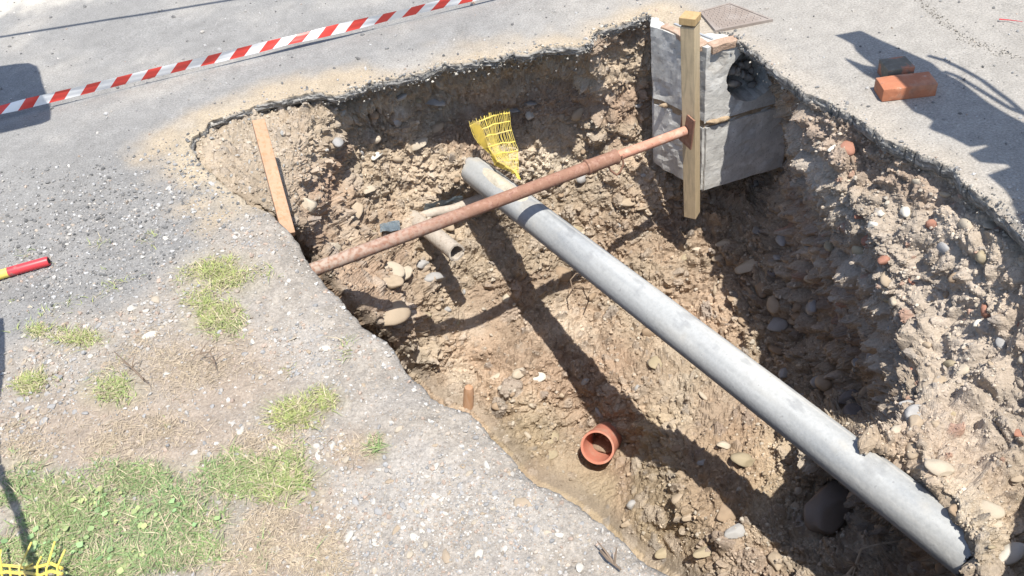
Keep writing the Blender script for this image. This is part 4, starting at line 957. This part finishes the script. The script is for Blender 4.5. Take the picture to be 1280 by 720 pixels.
# broken clay duct stub on the left
c0 = V3(at(508, 266, -.86)); c1 = V3(at(571, 316, -.80))
tag(bm_obj('clay_duct', pipe_bm(c0-(c1-c0)*.25, c1, .046, .010, 28, 14, .004, .003, .0010, 9), M_clay, smooth=True), 'broken pale clay duct stub ending in mid air under the rusty prop', 'clay duct')
d0 = V3(at(524, 272, -.86)); d1 = V3(at(606, 248, -.86))
tag(bm_obj('old_conduit', tube_bm([d0+(d1-d0)*t+Vector((0, 0, .008*math.sin(9*t))) for t in np.linspace(0, 1, 9)], .026, 16), M_clay, smooth=True), 'thin brown buried conduit lying behind the clay duct stub', 'conduit')
d0 = V3(at(690, 262, -.9)); d1 = V3(at(735, 222, -.86))
# orange drain at the bottom
oc0 = V3(at(747, 559, -1.78)); OR = .092
odir = (V3(CP)-oc0).normalized(); odir = (odir*.86+V3(-CR)*.22+V3(CD)*.24).normalized()
root = empty('orange_drain', oc0-odir*.12, 'open orange plastic drain socket poking up from the floor', 'drain pipe')
ob = keep(bm_obj('pipe_barrel', pipe_bm(oc0-odir*.22, oc0, OR*.93, .006, 40, 10, 0, 0, 0, 1), M_orange, smooth=True), root)
keep(bm_obj('socket_rim', pipe_bm(oc0-odir*.05, oc0+odir*.006, OR, .011, 44, 6, 0, 0, 0, 2), M_orange, smooth=True), root)
V, Fc = ROUND[1]; mud = oc0-odir*.17+Vector((0, 0, -.035))
mv = V*np.array([.075, .075, .04])*(1+.12*fbm(V, 4, 3, 17))[:, None]+np.array(mud)
keep(np_mesh('mud_inside', mv, Fc, M_soil, np.tile([.27, .205, .15], (len(V), 1)), False), root)
# tan peg at the near edge
k0 = V3(at(586, 484, -.72)); k1 = V3(at(587, 530, -1.0))
# loop of old wire
wl = [V3(at(x_, y_, -1.28)) for x_, y_ in ((716, 362), (713, 350), (720, 342), (734, 340), (742, 352), (736, 366))]
tag(bm_obj('wire_loop', tube_bm(wl, .004, 8), M_twig, smooth=True), 'loop of old wire sticking out of soil beside the grey pipe', 'wire')
wp0 = V3(at(586, 484, -1.50)); wp1 = V3(at(585, 520, -1.72))
tag(bm_obj('wooden_peg', tube_bm([wp1, wp1+(wp0-wp1)*.9, wp0], [.030, .028, .022], 12), M_stake, smooth=True), 'short round wooden peg in the hole just beyond the near edge', 'peg')
# sheet scraps
def scrap(name, pts, label, cat, mat, crum=.015, sd=0, thick=.004):
    """crumpled sheet between four corner points"""
    bm = bmesh.new(); n = 9; g = []
    P = []
    for i in range(n):
        for j in range(n):
            s_, t_ = i/(n-1), j/(n-1); P.append((np.array(pts[0])*(1-s_)+np.array(pts[1])*s_)*(1-t_)+(np.array(pts[3])*(1-s_)+np.array(pts[2])*s_)*t_)
    P = np.array(P); P += np.stack([fbm(P, 14, 3, sd+i) for i in range(3)], -1)*crum*2
    vs = [bm.verts.new(p) for p in P]
    for i in range(n-1):
        for j in range(n-1): bm.faces.new((vs[i*n+j], vs[(i+1)*n+j], vs[(i+1)*n+j+1], vs[i*n+j+1]))
    bmesh.ops.solidify(bm, geom=bm.faces[:], thickness=thick)
    return tag(bm_obj(name, bm, mat, smooth=True), label, cat)
def pp_(x_, y_, lift=.03):
    P, N_ = pit_point(x_, y_); return P+N_*lift
scrap('plastic_scrap', [pp_(468, 284), pp_(492, 278), pp_(492, 292), pp_(466, 298)], 'torn blue grey plastic sheet scrap on the left wall', 'plastic scrap', M_blue, .012, 3)
scrap('foil_scrap', [pp_(524, 253), pp_(576, 240), pp_(574, 252), pp_(528, 264)], 'crumpled bluish foil scrap in shade beside the grey pipe end', 'foil scrap', M_blue, .02, 8)

# yellow warning net left on the pipe end
root = empty('yellow_netting', V3(at(640, 215, -.5)), 'torn strip of yellow warning netting draped over the grey pipe', 'netting')
NL = [(587, 158, -.40), (593, 170, -.43), (602, 184, -.45), (613, 197, -.47), (625, 208, -.49), (638, 219, -.50)]
NR = [(636, 141, -.40), (639, 157, -.42), (641, 174, -.44), (645, 190, -.47), (648, 206, -.49), (654, 223, -.50)]
LP = np.array([at(*q) for q in NL]); RP = np.array([at(*q) for q in NR])
def net_pt(s_, t_):
    i = min(int(t_*5), 4); f = t_*5-i; l_ = LP[i]*(1-f)+LP[i+1]*f; r_ = RP[i]*(1-f)+RP[i+1]*f
    p = l_*(1-s_)+r_*s_; bulge = .045*math.sin(math.pi*s_)
    q_ = np.array([[s_*3., t_*4., 0.]]); cr_ = [float(fbm(q_+k*7, 1., 3, 700)[0]) for k in range(3)]
    return Vector(p)+Vector((-.2, -.6, .6))*bulge+Vector(cr_)*.026*(.4+t_)
bm = bmesh.new(); g = [[bm.verts.new(net_pt(.02+.26*j/4*(1-.25*i/19), i/19)+Vector((0, -.004, .004))) for j in range(5)] for i in range(20)]
for i in range(19):
    for j in range(4): bm.faces.new((g[i][j], g[i+1][j], g[i+1][j+1], g[i][j+1]))
bmesh.ops.solidify(bm, geom=bm.faces[:], thickness=.002)
keep(bm_obj('webbing', bm, M_yel, smooth=True), root)
def ribbon_strands(bm, pts, w):
    tube_bm(pts, w, 5, True, bm)
bm = bmesh.new()
for k in range(8): ribbon_strands(bm, [net_pt(s_, k/7) for s_ in np.linspace(0, 1, 12)], .0042)
keep(bm_obj('net_band', bm, M_yel, smooth=True), root)
bm = bmesh.new(); rr = random.Random(2)
for k in range(30):
    s_ = .0+1.0*k/29; ov = rr.uniform(0, .07); pts = [net_pt(s_+rr.uniform(-.012, .012), t_) for t_ in np.linspace(0, 1, 12)]
    pts = [pts[0]+(pts[0]-pts[1])*ov*9+Vector((0, 0, .01))]+pts; ribbon_strands(bm, pts, .0013)
o = keep(bm_obj('net_strands', bm, M_yel, smooth=True), root); o['kind'] = 'stuff'

# ------------------------------------------------------------------ bricks on the road
def brick(loc, sx, sy, sz, yaw, mat, label, sd):
    bm = box_bm(sx, sy, sz, .004, 2); roughen(bm, .003, 18, 2, sd); o = bm_obj('brick', bm, mat, smooth=True)
    o.location = loc; o.rotation_euler = (0, 0, yaw); return tag(o, label, 'brick')
bA, bB, bC = at(1105, 128, 0), at(1168, 121, 0), at(1092, 113, 0)
yaw = math.atan2(bB[1]-bA[1], bB[0]-bA[0]); ux, uy = np.array([math.cos(yaw), math.sin(yaw)]), np.array([-math.sin(yaw), math.cos(yaw)])
cen_ = bA[:2]+ux*.103+uy*.052
brick((cen_[0]-.012, cen_[1], .029), .202, .1, .054, yaw, M_brick, 'whole orange red brick lying flat on the road, nearer of two', 3)
b2 = at(1126, 104, 0); brick((b2[0], b2[1]+.055, .031), .105, .1, .06, yaw+.06, M_dbrick, 'dark half brick standing just behind the orange one', 6)

# ------------------------------------------------------------------ painted rod, tape
rod0 = V3(at(-60, 362, .022)); rodm = V3(at(11, 340, .02)); rod1 = V3(at(61, 326, .018))
root = empty('marker_rod', rod1, 'red and yellow painted rod lying on the road by the left edge', 'marker rod')
keep(bm_obj('yellow_section', tube_bm([rod0, rodm], .018, 18), M_yel, smooth=True), root)
keep(bm_obj('red_section', tube_bm([rodm, rodm+(rod1-rodm)*.97, rod1], [.0184, .0184, .017], 18), M_rodred, smooth=True), root)
bm = tube_bm([rod1, rod1+(rod1-rodm).normalized()*.002], .011, 14); keep(bm_obj('hollow_end_shade', bm, M_hole), root)  # black disc painted in for the dark inside the rod

def tape():
    TH = .055                                                         # height of the tape over the road
    a0, a1 = V3(at(-420, 238, TH)), V3(at(1500, -222, TH)); n = 1300; bmr = bmesh.new()
    m_, L_ = frame_mat(a0, a1, (0, 0, 1)); stripe = .077; slant = -.062; half = .028
    sl = m_.to_3x3().transposed() @ Vector(SD); base_an = math.atan2(-sl.x, -sl.y)       # hangs edge-on to the sun
    tw = [0, .1, .2, .1, 0, .15, 1.0, .1, .05, .0, -.1, .25, .9, .2, -.1, 0, .15, .1, .7, 1.1, .3, 0, .1, .2, 1.1, .2, 0, .1, .3, 1.2, .2, 0, .1, .2]
    K = 6; rows = []
    for i in range(n+1):
        t = i/n; ti = t*(len(tw)-1); k = min(int(ti), len(tw)-2); fr_ = ti-k; fr_ = fr_*fr_*(3-2*fr_); ang = base_an+.08+tw[k]*(1-fr_)+tw[k+1]*fr_
        nar = 1-.3*min(1, abs(ang-base_an))
        row = []
        for j in range(K+1):
            s_ = (j/K-.5)*2*half*nar; fold = .005*math.sin(t*67+j*1.3)*(j-K/2)/K
            row.append(bmr.verts.new(m_ @ Vector((s_*math.sin(ang)+fold, s_*math.cos(ang), L_*t-slant*(j/K-.5)*2*.5))))
        rows.append(row)
    for i in range(n):
        for j in range(K):
            f_ = bmr.faces.new((rows[i][j], rows[i+1][j], rows[i+1][j+1], rows[i][j+1]))
            f_.material_index = int(math.floor((i+.5)/n*L_/stripe)) % 2
    return bmr, a0, a1
bmt, ta, tb = tape()
me = bpy.data.meshes.new('barrier_tape'); bmt.to_mesh(me); bmt.free(); me.materials.append(M_red); me.materials.append(M_white)
for p in me.polygons: p.use_smooth = True
o = link(bpy.data.objects.new('barrier_tape', me)); tag(o, 'red and white striped barrier tape stretched across the far side of the road', 'barrier tape')
for nm, pnt, lb in (('tape_pin', ta+Vector((-.02, 0, 0)), 'thin rusty pin holding the tape end beyond the left of the road'), ('tape_pin', tb+Vector((.02, 0, 0)), 'thin rusty pin holding the tape end beyond the right of the road')):
    q = tag(bm_obj(nm, tube_bm([Vector((pnt.x, pnt.y, -.1)), Vector((pnt.x, pnt.y, pnt.z+.3))], .008, 10), M_rust, smooth=True), lb, 'tape pin', 'steel pins holding the barrier tape')
# dark line across the road at the top left is thrown by the added cable; the kerb-side seam at the top right is real
def strip(name, pts, w, mat, z=.004, label=None):
    P = [at(x_, y_, 0.) for x_, y_ in pts]; bm = bmesh.new(); vs = []
    for i, p in enumerate(P):
        q = (P[min(i+1, len(P)-1)]-P[max(i-1, 0)])[:2]; q /= np.linalg.norm(q); nrm_ = np.array([-q[1], q[0]])*w*(1+.4*math.sin(i*2.1))
        vs.append((bm.verts.new((*(p[:2]-nrm_), z)), bm.verts.new((*(p[:2]+nrm_), z+.004)), bm.verts.new((*(p[:2]+nrm_*.1), z+.007))))
    for a_, b_ in zip(vs[:-1], vs[1:]): bm.faces.new((a_[0], b_[0], b_[2], a_[2])); bm.faces.new((a_[2], b_[2], b_[1], a_[1]))
    return tag(bm_obj(name, bm, mat, parent=None), label, kind='structure')

# ------------------------------------------------------------------ small litter
def twig(name, pts, rad_, mat, label, cat, z=.012, branches=0, sd=0):
    rr = random.Random(sd); P = [V3(at(x_, y_, z+rr.uniform(0, .02))) for x_, y_ in pts]
    bm = tube_bm(P, [rad_*(1-.6*i/(len(P)-1)) for i in range(len(P))], 6)
    for b in range(branches):
        i = rr.randrange(len(P)-1); d_ = Vector((rr.uniform(-1, 1), rr.uniform(-1, 1), rr.uniform(.1, .7))).normalized()*rr.uniform(.03, .07)
        tube_bm([P[i], P[i]+d_*.5+Vector((0, 0, .006)), P[i]+d_], [rad_*.6, rad_*.45, rad_*.2], 5, True, bm)
    return tag(bm_obj(name, bm, mat, smooth=True), label, cat)
twig('dry_twig', [(180, 475), (165, 460), (152, 448), (143, 440)], .0035, M_twig, 'dark dry twig leaning over bare soil on the verge', 'twig', .02, 5, 1)
twig('dry_twig', [(250, 442), (262, 440), (268, 452), (270, 462)], .003, M_twig, 'forked dark twig below the upper grass tuft', 'twig', .01, 6, 2)
twig('dry_twig', [(752, 688), (760, 698), (768, 705), (776, 712)], .006, M_twig, 'short charred twig lying on the pale near edge', 'twig', .008, 2, 3)
rt = [pp_(x_, y_, .02) for x_, y_ in ((1128, 676), (1110, 692), (1092, 704), (1075, 712), (1062, 720))]
bm = tube_bm([V3(p) for p in rt], [.003, .004, .005, .006, .006], 6)
rr = random.Random(4)
for k in range(16):
    p = V3(rt[-2 if k % 2 else -1]); d_ = Vector((rr.uniform(-1, 1), rr.uniform(-1, .4), rr.uniform(-.2, 1))).normalized()*rr.uniform(.03, .08); tube_bm([p, p+d_*.6, p+d_], [.003, .002, .001], 5, True, bm)
tag(bm_obj('pale_root', bm, M_root, smooth=True), 'pale torn root with fine hairs hanging in the shaded hollow', 'root')
sc0 = at(190, 421, .01)
loose(190, 421, 11, 'white', 'whitish crumpled lump lying on dry soil under the grass tuft', 'stone chip', .6, .3, 'stone_chip', on='ground', sub_=6)
twig('red_stick', [(1249, 24), (1262, 25), (1278, 27)], .0028, M_rodred, 'thin red stick lying on the road at the far right edge', 'stick', .006, 0, 7)

# yellow fence net scrap in the near left corner
root = empty('fence_net', V3(at(30, 716, .03)), 'crumpled yellow plastic fence net in the grass at the near left corner', 'net')
bm = bmesh.new(); rr = random.Random(12)
for k in range(9):
    x_ = -12+10*k+rr.uniform(-5, 5); tube_bm([V3(at(x_+rr.uniform(-4, 4), 735, .03)), V3(at(x_+rr.uniform(-5, 5), 712-rr.uniform(0, 8), .05)), V3(at(x_+4+rr.uniform(-12, 12), 704-rr.uniform(-6, 28), .05))], .0026, 5, True, bm)
for k in range(3):
    tube_bm([V3(at(x_, 708+9*k+rr.uniform(-4, 4), .045)) for x_ in range(-20, 90, 14)], .004, 5, True, bm)
keep(bm_obj('net_strands', bm, M_yel, smooth=True), root)

# ------------------------------------------------------------------ unseen things added beside the view, shaped to throw shadows into it
def lift(x_, y_, h): q = at(x_, y_, 0.); return Vector((q[0]-SHIFT[0]*h, q[1]-SHIFT[1]*h, h))
def slab_from(pts, h, th):
    bm = bmesh.new(); b_ = [bm.verts.new(lift(x_, y_, h)) for x_, y_ in pts]; f = bm.faces.new(b_)
    ex = bmesh.ops.extrude_face_region(bm, geom=[f]); bmesh.ops.translate(bm, vec=(0, 0, th), verts=[v for v in ex['geom'] if isinstance(v, bmesh.types.BMVert)])
    bmesh.ops.triangulate(bm, faces=[f_ for f_ in bm.faces if len(f_.verts) > 4]); return bm
HB = 1.5
root = empty('excavator_shadow_caster', lift(1330, 160, HB), 'unseen guessed excavator arm and bucket, shaped to throw a shadow on the right of the road', 'excavator arm')  # guessed arm, added out of view to throw the right-hand shadow
ARM_SHADOW = [(1047, 46), (1080, 40), (1100, 50), (1132, 64), (1165, 79), (1180, 92), (1200, 102), (1235, 128), (1262, 144), (1290, 158), (1420, 250), (1520, 420), (1300, 300), (1278, 262), (1262, 240), (1240, 222), (1268, 212), (1264, 206), (1226, 203), (1216, 195), (1240, 186), (1236, 181), (1212, 184), (1190, 172),
       (1166, 163), (1172, 152), (1188, 154), (1160, 146), (1146, 142), (1134, 131), (1116, 112), (1085, 96), (1062, 78), (1060, 74), (1084, 84), (1098, 86), (1085, 76), (1074, 66), (1070, 58), (1056, 50)]
keep(bm_obj('bucket', slab_from(ARM_SHADOW, HB, .05), M_steel), root)  # flat plate cut to the outline of the shadow it throws
for pts in ([(1160, 70), (1180, 76), (1205, 88), (1228, 101), (1245, 114), (1262, 126), (1290, 150), (1330, 170)], [(1180, 90), (1196, 96), (1220, 110), (1240, 122), (1262, 135), (1300, 150)], [(1140, 128), (1155, 142), (1172, 152), (1192, 158)]):
    keep(bm_obj('hose', tube_bm([lift(x_, y_, HB+.02) for x_, y_ in pts], .011, 10), M_cable, smooth=True), root)
arm_far = lift(1470, 320, HB); keep(bm_obj('dipper', bar(arm_far+Vector((0, 0, .06)), arm_far+Vector((2.4, -1.2, 1.6)), .25, .3, .02), M_steel), root)
keep(bm_obj('boom', bar(arm_far+Vector((2.4, -1.2, 1.65)), arm_far+Vector((4.4, -2.0, -1.5)), .3, .35, .02), M_steel), root)
HL = 1.6
root = empty('left_shadow_caster', Vector((-3.6, 3.2, 0)), 'unseen flat slab on a pole, added to throw a shadow on the left of the road', 'shadow caster')  # no lamp known here; added out of view to throw the left shadow
LEFT_SHADOW = [(-60, 92), (0, 84), (20, 81), (36, 80), (46, 84), (50, 92), (53, 105), (57, 116), (62, 128), (64, 142), (63, 150), (52, 155), (30, 160), (0, 167), (-60, 178)]
keep(bm_obj('shadow_slab', slab_from(LEFT_SHADOW, HL, .05), M_lampgrey), root)  # slab outline follows the wanted shadow
lc = lift(-50, 130, HL+.03)
keep(bm_obj('pole', tube_bm([Vector((-3.6, 3.2, -.2)), Vector((-3.6, 3.2, 1.5)), Vector((-3.4, 3.25, HL+.03)), lc], .04, 14), M_lampgrey, smooth=True), root)
hp = [lift(x_, y_, h) for x_, y_, h in ((60, 760, .55), (46, 706, .6), (34, 672, .65), (22, 640, .68), (8, 608, .72), (-6, 580, .75), (-6, 520, .78), (2, 440, .8), (0, 400, .82))]  # added out of view, bent so its shadow curves over the verge
tag(bm_obj('shadow_rail', tube_bm(hp+[hp[-1]+Vector((-.5, .1, -.5)), hp[-1]+Vector((-.7, .1, -.95))], .013, 10), M_cable, smooth=True), 'unseen bent rail added to throw a curved shadow on the left verge', 'rail')

hc = 2.4; ca, cb = lift(-40, 53, hc), lift(330, -7, hc); cd_ = (cb-ca).normalized()  # guessed cable, added above the view to throw a thin shadow line
e1_, e2_ = ca-cd_*9, cb+cd_*16
tag(bm_obj('shadow_cable', tube_bm([e1_, ca, cb, e2_], .016, 8), M_cable), 'unseen guessed cable added to throw a thin shadow across the road', 'cable')
for pnt, lb in ((e1_, 'added wooden pole holding the shadow cable far left of the road'), (e2_, 'added wooden pole holding the shadow cable far right of the road')):  # supports added for the shadow-throwing cable
    tag(bm_obj('cable_pole', tube_bm([Vector((pnt.x, pnt.y, -.3)), Vector((pnt.x, pnt.y, hc+.4))], [.1, .085], 14), M_twig, smooth=True), lb, 'pole')
